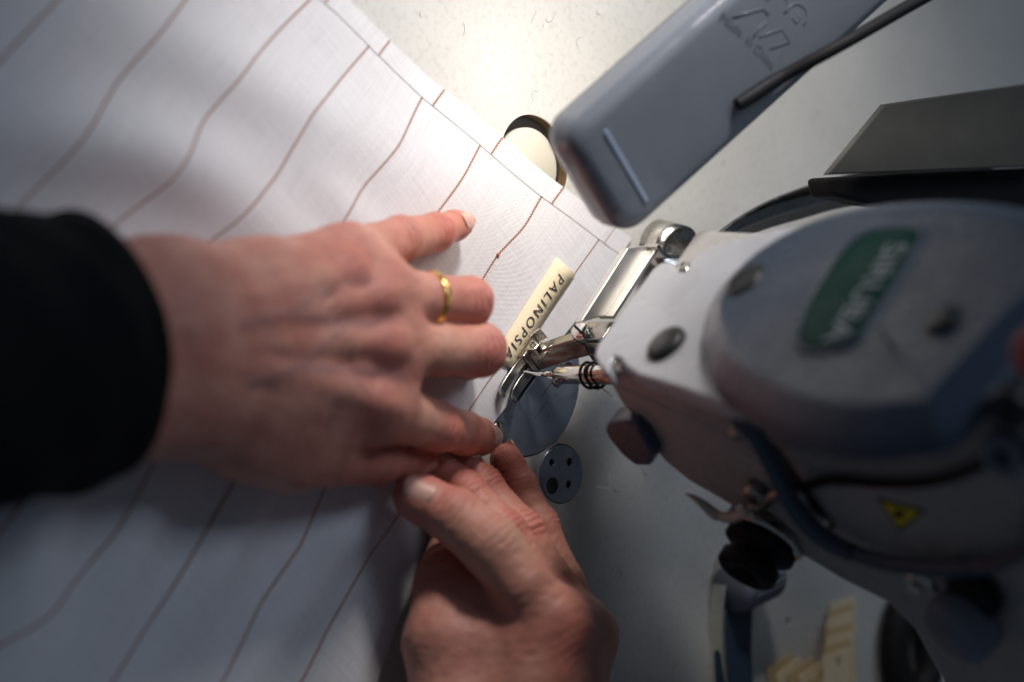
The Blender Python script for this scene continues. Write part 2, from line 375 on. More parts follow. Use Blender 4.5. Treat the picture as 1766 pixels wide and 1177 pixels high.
# face plate on the left end of the head
fp = [(1024, 612), (1029, 594), (1124, 464), (1140, 451), (1158, 452), (1168, 466), (1180, 468), (1190, 452), (1204, 436), (1240, 418), (1330, 396), (1480, 372), (1640, 420), (1620, 690), (1330, 716), (1240, 694), (1170, 668), (1098, 646), (1078, 632), (1068, 618), (1057, 616), (1050, 628), (1046, 642), (1032, 632)]
fpw = [PX(*p, -30) for p in fp]
faceplate = link('face_plate', prism_data('face_plate', fpw, (7.5, 0, 0)), 'paint', sm, bevel=2.2, seg=4, angle=25)
# bottom skirt joining the face plate to the front
sk = [FR(*p, .6) for p in ((1052, 662), (1240, 742), (1330, 800), (1350, 845), (1250, 800), (1130, 740), (1075, 702))]
skirt = link('front_ridge', prism_data('front_ridge', sk, (0, 5, 0)), 'body', body, bevel=1.2, seg=3, angle=25)
for k, (px, py) in enumerate(((1072, 617), (1172, 462))):
    c = PX(px, py, -28.5)
    s = link('screw', lathe_data('screw', c+np.array([3.5, 0, 0]), (-1, 0, 0), [(0, 4.2), (2.0, 4.2), (3.0, 3.2), (3.0, .1)], 24), 'polish', faceplate, True)
    link('slot', box_data('slot', c+np.array([.55, 0, 0]), (.3, 6, .9)), 'groove', s).location = (0, 0, 0)
    link('spring', tube_data('spring', [c+np.array([2-.05*i, 3.2*math.cos(i*.8), 3.2*math.sin(i*.8)]) for i in range(30)], .55, 8), 'polish', faceplate, True)
# blue-grey side cover with bevelled rim
cv = [(1207, 605), (1212, 552), (1245, 492), (1310, 432), (1410, 378), (1530, 350), (1680, 346), (1820, 372), (1900, 430), (1880, 500), (1790, 590), (1720, 665), (1662, 726), (1630, 752), (1590, 764), (1470, 772), (1370, 752), (1290, 712), (1228, 664)]
cw = spline([PX(*p, -34) for p in cv+[cv[0]]], 115)[:-1]
cc = cw.mean(0)
def inset(poly, d):
    n = len(poly); out = []
    for i in range(n):
        t = poly[(i+1) % n]-poly[i-1]; t /= np.linalg.norm(t); nn = np.cross([1, 0, 0], t)
        if nn@(cc-poly[i]) < 0: nn = -nn
        out.append(poly[i]+nn*d)
    return np.array(out)
def atx(poly, x): q = np.array(poly); q[:, 0] = x; return q
rings = [atx(inset(cw, d_), x_) for d_, x_ in ((-.5, -29), (0, -32), (.25, -33.3), (.9, -34.3), (1.9, -35.0), (9.0, -39.3), (10.2, -39.85), (11.6, -40.1), (13.2, -40.15))]
rings.append(atx(cc+(inset(cw, 13.2)-cc)*.6, -40.2)); rings.append(atx(cc+(inset(cw, 13.2)-cc)*.2, -40.25))
cover = link('side_cover', rings_data('side_cover', [list(r) for r in rings]), 'cover', sm, True)
def plug(px, py, x, ry, rz, tilt, parent):
    c = PX(px, py, x); t = np.array([-1., 0, 0])
    a = np.array([0, math.cos(tilt), math.sin(tilt)]); b = np.array([0, -math.sin(tilt), math.cos(tilt)])
    rg = [[c+t*h+(a*ry*math.cos(q)+b*rz*math.sin(q))*s for q in np.linspace(0, 2*math.pi, 36, endpoint=False)] for h, s in ((-2, 1), (1.0, 1), (2.0, .94), (2.6, .8), (2.9, .5), (3.0, .05))]
    return link('plug', rings_data('plug', rg), 'plug', parent, True)
plug(1151, 596, -30, 7.2, 6.2, .2, faceplate)
plug(1289, 490, -38.5, 7.6, 6.2, .2, cover)
plug(1630, 557, -39.6, 6.0, 5.6, .2, cover)
# badge
bdg = [(1377, 590), (1384, 560), (1400, 520), (1430, 468), (1462, 430), (1496, 406), (1540, 399), (1578, 399), (1588, 410), (1572, 444), (1530, 512), (1492, 570), (1470, 592), (1440, 602), (1390, 603)]
bw = spline([PX(*p, -40.2) for p in bdg+[bdg[0]]], 72)[:-1]; bc = bw.mean(0)
rim = link('badge', rings_data('badge', [list(atx(bc+(bw-bc)*s, x)) for s, x in ((1.09, -39), (1.085, -40.6), (1.05, -41.4), (1.0, -41.4), (.985, -40.9))], cap=True), 'cover', sm, True)
gp = link('badge_face', rings_data('badge_face', [list(atx(bc+(bw-bc)*s, x)) for s, x in ((.985, -40.9), (.98, -41.15), (.9, -41.5), (.3, -41.6))]), 'green', rim, True); gp.location = (0, 0, 0)
p0 = PX(1556, 418, -41.65); p1 = PX(1440, 592, -41.65); mid = (p0+p1)/2
lx = np.array([0, -1., 0]); ly = np.array([0, 0, 1.])
tx = link('lettering', text_data('lettering', 'SIRUBA', PX(1548, 421, -41.7)+ly*-4, p1-p0, np.cross([-1, 0, 0], p1-p0), 8.5, np.linalg.norm(p1-p0)*.97, .03), 'pale', rim); tx.location = (0, 0, 0)
# front details
dial_c = FR(1318, 925, 2); dial = link('tension_dial', lathe_data('tension_dial', dial_c+np.array([0, 12, 0]), (0.15, -1, -.1), [(0, 13), (6, 13), (7, 11.5), (8, 9), (13, 9), (13.5, 12.5), (16, 12.5), (17, 11), (18, 8), (20, 8), (21, 10.5), (25, 10.5), (26.5, 9), (26, 5), (24, 4.5), (24, .1)]), 'black', sm, True)
link('disc_spring', lathe_data('disc_spring', dial_c+np.array([0, 4, 0]), (0.15, -1, -.1), [(0, 11), (.8, 14.6), (1.6, 11.5), (2.4, 14.8), (3.2, 11), (4, 14.2), (4.8, 9), (4.8, .1)]), 'steel', dial, True).location = (0, 0, 0)
hookp = spline([FR(*p, 8) for p in ((1290, 884), (1262, 892), (1238, 890), (1215, 872), (1196, 858), (1182, 852))], 24)
link('thread_hook', tube_data('thread_hook', hookp, np.interp(np.linspace(0, 1, 24), [0, .25, .55, 1], [1.6, 2.3, 1.9, .35]), 12, np.interp(np.linspace(0, 1, 24), [0, .3, 1], [1.5, 1.6, .35])), 'ivory', sm, True)  # ivory colour stands in for bright cloth reflected in the chrome hook
guard = spline([FR(*p, 7) for p in ((1268, 712), (1296, 740), (1330, 798), (1360, 858), (1410, 920), (1480, 958), (1570, 978), (1670, 980), (1740, 962), (1800, 930))], 60)
link('take_up_guard', tube_data('take_up_guard', guard, 3.4, 14, 2.6), 'cover', sm, True)
inner = [FR(*p, 1.5) for p in ((1395, 812), (1440, 842), (1560, 846), (1660, 826), (1720, 800), (1766, 860), (1760, 930), (1650, 962), (1560, 958), (1470, 930), (1420, 880))]
warnp = link('take_up_cover', prism_data('take_up_cover', inner, (0, 4, 0)), 'body', sm, bevel=1.5, seg=3)
slotp = [FR(*p, .4) for p in ((1300, 742), (1340, 772), (1440, 910), (1415, 925), (1350, 862), (1310, 800))]
link('take_up_slot', prism_data('take_up_slot', slotp, (0, 1.5, 0)), 'groove', body)
lever = spline([FR(*p, 3) for p in ((1305, 880), (1340, 852), (1372, 850), (1400, 888), (1430, 905))], 24)
link('take_up_lever', tube_data('take_up_lever', lever, 2.0, 10), 'steel', sm, True)
link('lever_pin', lathe_data('lever_pin', FR(1308, 840, 0), (0, -1, 0), [(0, 4), (4, 4), (5, 3), (5, .1)], 24), 'darksteel', sm, True)
link('lever_pin', lathe_data('lever_pin', FR(1290, 722, 0), (0, -1, 0), [(0, 3), (7, 3), (8, 2.2), (8, .1)], 24), 'darksteel', sm, True)
tri = [FR(*p, 1.9) for p in ((1512, 860), (1596, 882), (1551, 917))]
tc_ = sum(tri)/3
wn = link('warning_sticker', prism_data('warning_sticker', tri, (0, .3, 0)), 'black', warnp); wn.location = (0, 0, 0)
o = link('sticker_face', prism_data('sticker_face', [tc_+(p-tc_)*.8+np.array([0, -.12, 0]) for p in tri], (0, .2, 0)), 'yellow', warnp); o.location = (0, 0, 0)
o = link('sticker_mark', prism_data('sticker_mark', [FR(*p, 2.2) for p in ((1540, 885), (1549, 877), (1552, 884), (1562, 880), (1556, 896), (1550, 891), (1544, 897))], (0, .15, 0)), 'black', warnp); o.location = (0, 0, 0)
cab = spline([FR(*p, 3) for p in ((1392, 838), (1440, 828), (1520, 834), (1600, 832), (1670, 812), (1720, 782), (1766, 790), (1830, 800))], 50)
link('black_cord', tube_data('black_cord', cab, 1.7, 10), 'black', sm, True)
for px, py, r, m_ in ((1752, 690, 6.5, 'plug'), (1740, 772, 7.0, 'grip')):
    c = FR(px, py, 1); s = link('socket', lathe_data('socket', c, (-.2, -1, .1), [(0, r), (5, r), (6, r-1), (6, r*.55), (2, r*.5), (2, .1)], 28), m_, sm, True)
link('red_button', lathe_data('red_button', FR(1806, 606, 2), (-.3, -1, .2), [(0, 8), (4, 8), (6, 6), (6.5, .1)], 28), 'red', sm, True)
hk = FR(1592, 1005, 5)
link('thread_eyelet', tube_data('thread_eyelet', [hk+np.array([4.2*math.cos(q), -1, 4.2*math.sin(q)]) for q in np.linspace(.9, 5.7, 24)], 1.5, 10), 'polish', sm, True)
kb = FR(1672, 1052, 6)
link('adjusting_knob', lathe_data('adjusting_knob', kb+np.array([4, 8, 2]), (-.1, -1, -.3), [(0, 5), (6, 5), (6, 11), (9, 12), (17, 12), (19, 10), (19, .1)], 36), 'grip', sm, True)
link('knob_collar', lathe_data('knob_collar', FR(1690, 1015, 2), (-.1, -1, -.2), [(0, 9), (5, 9), (6, 8), (6, .1)], 30), 'black', sm, True)
# push button below the head
bt = [P(*p, 50) for p in ((1040, 738), (1062, 728), (1112, 728), (1140, 790), (1120, 810), (1092, 808), (1062, 776))]
btn = link('reverse_button', prism_data('reverse_button', [np.array([p[0], p[1], 50]) for p in bt], (0, 0, -0.1)), 'cover', sm)
bpy.data.objects.remove(btn)
bq = [PY(*p, -24) for p in ((1040, 742), (1050, 732), (1078, 728), (1100, 735), (1128, 785), (1122, 806), (1096, 806), (1070, 785), (1048, 758))]
btn = link('reverse_button', prism_data('reverse_button', bq, (0, 9, 0)), 'cover', sm, bevel=1.8, seg=4, angle=25)
bc_ = sum(bq)/len(bq)
link('button_stem', tube_data('button_stem', [bc_+np.array([2, 6, 0]), bc_+np.array([10, 16, 8])], 3.2, 14), 'darksteel', btn, True).location = (0, 0, 0)
# needle bar, needle, coil, threads
nb = link('needle_bar', lathe_data('needle_bar', (0, 0, 15), (0, 0, 1), [(0, 1.4), (2, 2.6), (4, 3.4), (70, 3.4)], 32), 'polish', sm, True)
link('needle', lathe_data('needle', (0, 0, -1), (0, 0, 1), [(0, .1), (3, .45), (9, .5), (10, 1.0), (17, 1.0)], 16), 'polish', nb, True).location = (0, 0, 0)
link('needle_clamp', tube_data('needle_clamp', [(0, -5, 20), (0, 4.6, 20)], 1.5, 14), 'darksteel', nb, True).location = (0, 0, 0)
coil = [(4.4*math.cos(q), 4.4*math.sin(q)-.3, 31+q*.5) for q in np.linspace(0, 4.3*math.pi, 130)]
link('thread_coil', tube_data('thread_coil', coil, .55, 8), 'black', nb, True).location = (0, 0, 0)
th1 = spline([P(903, 641, 5), P(925, 644, 9), P(975, 645, 17), P(1022, 644, 31)], 20)
th2 = spline([P(903, 641, 5), P(930, 648, 9), P(985, 660, 17), P(1025, 662, 31), P(1062, 690, 48)], 24)
for t_ in (th1, th2): link('thread', tube_data('thread', t_, .27, 6), 'thread', sm, True)
link('presser_bar', lathe_data('presser_bar', (2, 18, 21), (0, 0, 1), [(0, 5.0), (1, 5.2), (60, 5.2)], 28), 'darksteel', sm, True)
# presser foot
ft = empty('presser_foot', (0, 0, 0)); ft.parent = sm; ft.location = -sm.location
def toe(x0, x1, y0, y1, skew):
    prof = [(y0, 2.2), (y0-3, 1.5), (y0-7, 1.4), (y1+3.5, 1.9), (y1+.8, 3.2), (y1, 4.0)]
    yy = spline([(y, z, 0) for y, z in prof], 16)
    rg = []
    for i, (y, z, _) in enumerate(yy):
        s = (i/15.0); e = skew*s*s; nar = 1-.0*s; r_ = .55 if i == 15 else (.85 if i == 14 else 1)
        xm = (x0+x1)/2+e; hw = (x1-x0)/2*r_
        rg.append([(xm-hw, y, z+1.5), (xm+hw, y, z+1.5), (xm+hw, y, z), (xm-hw, y, z)])
    return rings_data('toe', rg)
def sub(name, me, m, bevel=0, smooth=False):
    o = link(name, me, m, ft, smooth, bevel, 3, 30); return o
fb = sub('sole', box_data('sole', (-3.2, 3.6, 3.2), (9.2, 5.2, 3.2)), 'darksteel', .5)
sub('toe', toe(-7.2, -4.0, 1.5, -15.5, .6), 'darksteel', .35)
sub('toe', toe(-2.2, 1.3, 1.5, -13.0, .4), 'darksteel', .35)
pth = [(-2.2, 4.5, 3.4), (-1.6, 7.5, 6.5), (-.8, 11.5, 12), (0, 15, 18.5), (.6, 18, 24)]
shank_pts = spline(pth, 14)
sub('shank', ribbon_data('shank', shank_pts, lambda i: np.array([7.5+i*.12, 0, 0]), 5.0), 'darksteel', .8)
sub('clamp', box_data('clamp', (2.5, 18.5, 25), (12, 9, 13)), 'darksteel', 1.0)
scx = np.array([-4.6, 15.6, 21.5])
s1 = sub('clamp_screw', lathe_data('clamp_screw', scx, (-1, -.35, .25), [(-3, 3.4), (1.6, 3.4), (2.2, 2.8), (2.2, .1)], 28), 'polish', 0, True)
tt, ta, tb = frame((-1, -.35, .25))
sub('screw_slot', box_data('screw_slot', scx+tt*2.2, (6.2, .9, .3), (ta*.5+tb*.86, tb*.5-ta*.86, tt)), 'groove')
sub('hinge_block', box_data('hinge_block', (-6.4, 6.6, 5.8), (3.4, 5.0, 5.4)), 'polish', .5)
gtab = [P(*p, 9) for p in ((914, 580), (931, 566), (946, 583), (930, 592))]
sub('edge_guide', prism_data('edge_guide', gtab, (0, 0, -1.2)), 'darksteel', .3)
# guide bracket, lifter lever and rear pieces behind the foot
g0 = [np.array([-15.7, 46.5, 30]), np.array([-8.2, 56, 30]), np.array([-6.6, 22.1, 30]), np.array([-13.7, 11.5, 30])]
link('guide_bracket', prism_data('guide_bracket', g0, (0, 0, -3.2)), 'satin', sm, bevel=.5)
link('guide_edge', ribbon_data('guide_edge', [g0[1]+np.array([.6, .5, 0]), g0[2]+np.array([.6, -.5, 0])], (0, 0, 7), 1.6), 'satin', sm, bevel=.4)
u = spline([P(1124, 424, 32), P(1132, 436, 32), P(1146, 443, 32), P(1186, 440, 34)], 16)
link('guide_arm', ribbon_data('guide_arm', u, (0, 0, 6), 1.4), 'steel', sm)
strip = spline([P(1172, 452, 36), P(1196, 428, 36), P(1240, 390, 37), P(1310, 352, 39), P(1400, 322, 42), P(1500, 300, 46), P(1700, 285, 52)], 40)
link('lifter_lever', ribbon_data('lifter_lever', strip+aR*5, lambda i: aR*(6+min(i, 25)*.25)-aZ*8, 1.4), 'darksteel', sm, True)
cp = P(1160, 418, 14)
link('bar_socket', lathe_data('bar_socket', cp-np.array([0, 0, 8]), (0.2, -.2, 1), [(0, 9), (12, 9.4), (12, 8.4), (3, 7.6), (3, .1)], 36), 'steel', sm, True)
rb = [P(*p, 92) for p in ((1526, 180), (1600, 169), (1800, 141), (1900, 200), (1800, 286), (1426, 302))]
rcv = link('rear_cover', prism_data('rear_cover', rb, (0, 0, -2.5)), 'olive', sm, bevel=.8)
link('shade_gap_slab', prism_data('shade_gap_slab', [P(*p, 80) for p in ((1432, 306), (1600, 296), (1820, 286), (1820, 410), (1640, 372), (1500, 352), (1440, 338))], (0, 0, -12)), 'black', sm, bevel=2)  # black slab stands in for the shaded gap beside the rear cover

# ------------------------------------------------------------------ machine lamp
lp = empty('machine_lamp', (-65, 20, 70), 'blue grey oblong machine lamp with moulded marks and black cable, shining onto the bed', 'lamp')
ZL = lambda y: 74+max(0, y-15)*.30
corner = [(966, 245), (1092, 402), (1200, 420), (960, 250)]
A = P(1030, 330, 74)                                 # middle of the near end, top face
ax = np.array([0.045, 1.0, 0.30]); ax /= np.linalg.norm(ax)
aw = np.array([1.0, .13, 0.0]); aw -= ax*(aw@ax); aw /= np.linalg.norm(aw); an = np.cross(aw, ax); an = an if an[2] > 0 else -an
HW = 22.5; LL = 230
def lamp_ring(s, h, grow=0):
    r = 9.0; pts = []
    for cx, cy, q0 in ((HW-r, r, -90), (HW-r, LL-r, 0), (-HW+r, LL-r, 90), (-HW+r, r, 180)):
        for q in np.linspace(math.radians(q0), math.radians(q0+90), 8):
            pts.append((cx+r*math.cos(q), cy+r*math.sin(q)))
    pts = np.array(pts); c = pts.mean(0); d_ = pts-c
    d_ = np.sign(d_)*np.maximum(np.abs(d_)-s, 0.1)
    return [A+aw*(c[0]+x)+ax*(c[1]+y)+an*h for x, y in d_]
hr = [lamp_ring(0, -15), lamp_ring(0, -13), lamp_ring(-.3, -12), lamp_ring(-.3, -11)]
for q in np.linspace(0, math.pi/2, 8): hr.append(lamp_ring(5.0*(1-math.cos(q)), -6.0+6.0*math.sin(q)))
hr.append(lamp_ring(12, .15)); hr.append(lamp_ring(18, .2))
house = link('housing', rings_data('housing', hr), 'lamp', lp, True)
link('lens', box_data('lens', A+ax*55-an*15.6, (30, 80, 1.2), (aw, ax, an)), 'led', lp, bevel=.4)
link('painted_highlight', box_data('painted_highlight', A+ax*13+an*.35, (30, 1.6, .5), (aw, ax, an)), 'painted_glint', lp, bevel=.2)  # pale strip painting the sky's reflection onto the housing
def lpt(px, py, h=.3):                                # point on the lamp's top face
    v = ray(px, py); o_ = A+an*h; return CAM+v*(((o_-CAM)@an)/(v@an))
def ink(name, pts, r=.35): r = .22; link(name, tube_data(name, pts, r, 6), 'lampink', lp, True)
p0, p1 = lpt(1242, 26), lpt(1338, 118)
for s_, a_, b_, h_ in (('Made', (1240, 32), (1276, 64), 3.0), ('in China', (1284, 72), (1330, 120), 3.0)):
    q0, q1 = lpt(*a_), lpt(*b_); dx = q1-q0; dy = np.cross(an, dx)
    link('lettering', text_data('lettering', s_, q0, dx, dy, h_, np.linalg.norm(dx), .05), 'lampink', lp)
for a_ in (((1262, 29), (1316, 15), (1326, 26)), ((1308, 64), (1348, 50), (1362, 72), (1328, 84)), ((1298, 66), (1310, 48), (1322, 38))):
    ink('moulded_mark', [lpt(*q, .2) for q in a_], .3)
for cx, cy in ((1338, 10), (1372, 30)):
    c = lpt(cx, cy, .2); ink('moulded_mark', [c+(aw*math.cos(q)+ax*math.sin(q))*4.5 for q in np.linspace(.3, 3.7, 16)], .3)
ink('moulded_mark', [lpt(1372, 30, .2)+aw*x+ax*y for x, y in ((-1.5, -1), (1.5, -1), (1.5, 1.2), (-1.5, 1.2))], .3)
cbl = spline([lpt(1270, 182, 2.5), lpt(1290, 170, 3), lpt(1350, 132, 4)]+[P(1450, 78, 112), P(1590, -2, 120), P(1760, -95, 130), P(1900, -180, 140)], 60)
link('cable', tube_data('cable', cbl, np.interp(np.linspace(0, 1, 60), [0, .03, .3, .32, 1], [1.9, 2.3, 2.5, 2.2, 2.2]), 14), 'black', lp, True)
lo = A+ax*44-an*27
lamp_light = area('lamp_light', lo, lo+np.array([8, -14, -60]), 28, 50, .042, (1.0, .88, .79))

# ------------------------------------------------------------------ cloth
def zc(x, y):
    x = np.asarray(x, float); y = np.asarray(y, float); z = np.full(np.broadcast(x, y).shape, .9)
    def ridge(x0, y0, ang, w, ln, h):
        c, s = math.cos(math.radians(ang)), math.sin(math.radians(ang)); a = (x-x0)*c+(y-y0)*s; b = -(x-x0)*s+(y-y0)*c
        return h*np.exp(-(b/w)**2-(a/ln)**2)
    z = z+ridge(-150, -20, 25, 16, 60, 5)+ridge(-120, -50, 20, 14, 50, 4)+ridge(-175, -75, 40, 14, 60, 6)+ridge(-95, -20, 10, 9, 25, 2.2)
    z = z+ridge(-55, -130, 100, 9, 45, 4.5)+ridge(-85, -150, 110, 12, 60, 6)+ridge(-20, -110, 95, 8, 40, 3.5)+ridge(-110, -175, 120, 14, 60, 8)
    z = z+ridge(-8, -66, 120, 7, 14, 3.5)+ridge(-15, -85, 60, 7, 22, 3)
    z = z+.35*np.sin(x*.09+y*.05)+.25*np.sin(x*.03-y*.11)
    d = np.clip((x+25)/25, 0, 1)*np.clip((y+35)/20, 0, 1)      # lies flat under the presser foot
    return .9+(z-.9)*(1-d)
stripes = [
    [(1035, 412), (990, 475), (920, 565), (845, 655), (812, 705), (740, 815), (685, 890), (620, 990), (565, 1085), (520, 1177)],
    [(938, 332), (905, 392), (858, 440), (822, 500), (700, 650), (570, 822), (520, 940), (450, 1040), (385, 1177)],
    [(832, 243), (800, 305), (760, 360), (680, 470), (540, 640), (410, 820), (300, 1010), (195, 1177)],
    [(728, 167), (690, 250), (625, 325), (575, 408), (430, 570), (290, 750), (200, 920), (90, 1060), (0, 1110)],
    [(630, 88), (540, 195), (480, 300), (400, 390), (318, 450), (170, 660), (30, 880), (-10, 930)],
    [(535, 0), (440, 100), (350, 210), (290, 320), (190, 395), (60, 560)],
    [(320, 0), (200, 145), (100, 290), (22, 370), (-80, 500)],
    [(100, 0), (0, 105), (-60, 180)]]
yg = np.linspace(-300, 110, 411)
def unp(px, py):
    z = 1.0
    for _ in range(6): p = P(px, py, z); z = float(zc(p[0], p[1]))
    return P(px, py, z)
XS = []
def smooth(a, k):
    w = np.hanning(2*k+1); w /= w.sum(); return np.convolve(np.pad(a, k, 'edge'), w, 'valid')
for k, s in enumerate(stripes):
    w = np.array([unp(*p)[:2] for p in s]); w = w[np.argsort(w[:, 1])]
    XS.append(smooth(np.interp(yg, w[:, 1], w[:, 0]), 7))
for _ in range(2): XS.append(XS[-1]-30)
ed = np.array([unp(*p)[:2] for p in ((1092, 408), (1000, 545), (850, 730), (822, 790), (770, 872), (735, 930), (690, 1060), (650, 1177), (600, 1300))]); ed = ed[np.argsort(ed[:, 1])]
XE = smooth(np.interp(yg, ed[:, 1], ed[:, 0]), 5)
XS = np.array(XS)                                   # stripes x rows
ue = -np.median((XE-XS[0]))/29.0
tops = np.array([unp(*p)[:2] for p in ((600, 0), (660, 60), (745, 140), (850, 225), (945, 305), (1075, 403))])
tops = np.vstack([[-340, -20], [-230, 8], tops, [6, 73.5], [40, 84]])
ytop = lambda x: np.interp(x, tops[:, 0], tops[:, 1])
ku = np.arange(len(XS), dtype=float)
def X_of(u, y):
    j = np.clip((y-yg[0]), 0, len(yg)-1.001); j0 = j.astype(int); fr = j-j0
    def row(k): return XS[k, j0]*(1-fr)+XS[k, j0+1]*fr
    xe = XE[j0]*(1-fr)+XE[j0+1]*fr
    out = np.empty_like(y)
    uc = np.clip(u, ue, len(XS)-1.001)
    neg = uc < 0; kk = np.clip(np.floor(uc).astype(int), 0, len(XS)-2); f_ = uc-kk
    x = np.zeros_like(y)
    a = XS[kk, j0]*(1-fr)+XS[kk, j0+1]*fr; b = XS[kk+1, j0]*(1-fr)+XS[kk+1, j0+1]*fr
    x = a+(b-a)*f_
    a0 = XS[0, j0]*(1-fr)+XS[0, j0+1]*fr
    return np.where(neg, a0+(xe-a0)*(uc/ue), x)
def cloth_patch(name, u0, u1, nu, yfun, nv, dz, ushift=0.0, uedge=False):
    us = np.linspace(u0, u1, nu); vs = np.linspace(0, 1, nv)
    U, V = np.meshgrid(us, vs, indexing='ij')
    Y = np.zeros_like(U); Xp = X_of(U, np.full_like(U, 30.0))
    for _ in range(4):
        Y = yfun(Xp, V); Xp = X_of(U, Y)
    Z = zc(Xp, Y)+dz
    v = np.stack([Xp, Y, Z], -1).reshape(-1, 3)
    idx = np.arange(nu*nv).reshape(nu, nv)
    f = np.stack([idx[:-1, :-1], idx[1:, :-1], idx[1:, 1:], idx[:-1, 1:]], -1).reshape(-1, 4)
    me = bpy.data.meshes.new(name); me.from_pydata((v*MM).tolist(), [], f.tolist())
    uvl = me.uv_layers.new(name='UVMap'); li = np.empty(len(me.loops), int); me.loops.foreach_get('vertex_index', li)
    uv = np.stack([U.reshape(-1)+ushift, Y.reshape(-1)], -1)[li]; uvl.data.foreach_set('uv', uv.reshape(-1).astype(np.float32))
    fixn(me)
    if me.polygons[0].normal.z < 0: me.flip_normals()
    return me
cl = link('linen_cloth', cloth_patch('linen_cloth', ue, 9.0, 230, lambda x, V: ytop(x)*(1-V)+(-255)*V, 240, 0), 'cloth', None, True)
tag(cl, 'white linen cloth with thin rust brown stripes spread under both hands', 'cloth')
sd = cl.modifiers.new('solid', 'SOLIDIFY'); sd.thickness = .5*MM; sd.offset = -1
HEM = 8.6
hm = link('hem', cloth_patch('hem', ue, 9.0, 200, lambda x, V: ytop(x)+.25-(HEM-np.clip((x+60)/-90, 0, 1)*1.5)*V, 8, .22, .17), 'cloth', cl, True)
he = link('hem', cloth_patch('hem', ue-.0, ue+.27, 8, lambda x, V: (ytop(x)-HEM*1.0)*(1-V)+(-200)*V, 180, .12, .5), 'cloth', cl, True)
kp = unp(858, 440)
link('thread_knot', lathe_data('thread_knot', kp-np.array([0, 0, .2]), (0, 0, 1), [(0, .5), (.4, .75), (.9, .5), (1.1, .05)], 10), 'knot', cl, True)
# stitch line of the hem
# ------------------------------------------------------------------ woven label
lb = [P(960, 444, 1.9), P(992, 474, 1.9), P(884, 636, 1.9), P(848, 618, 1.9)]
ny = 14
top_ = [lb[0]+(lb[3]-lb[0])*t for t in np.linspace(0, 1, ny)]; bot_ = [lb[1]+(lb[2]-lb[1])*t for t in np.linspace(0, 1, ny)]
rg = []
for i in range(ny):
    w = .12*math.sin(i*.9)+(.25 if i == 0 else .1 if i == 1 else 0); a = top_[i]+aZ*w; b = bot_[i]+aZ*w*.6; m_ = (a+b)/2+aZ*.04
    rg.append([a, m_, b, b-aZ*.35, m_-aZ*.35, a-aZ*.35])
wl = link('fabric_label', rings_data('fabric_label', rg), 'cream', None, True)
tag(wl, 'cream woven label lettered in black, held on the cloth at the presser foot', 'label')
t0, t1 = P(965, 484, 2.22), P(877, 612, 2.22)
rd = t1-t0; rd[2] = 0; ud = np.cross([0, 0, 1], rd)
link('lettering', text_data('lettering', 'PALINOPSIA', t0-ud/np.linalg.norm(ud)*1.9-rd/np.linalg.norm(rd)*1.6, rd, ud, 3.7, np.linalg.norm(rd)+3.0, .02, 1.35), 'ink', wl)

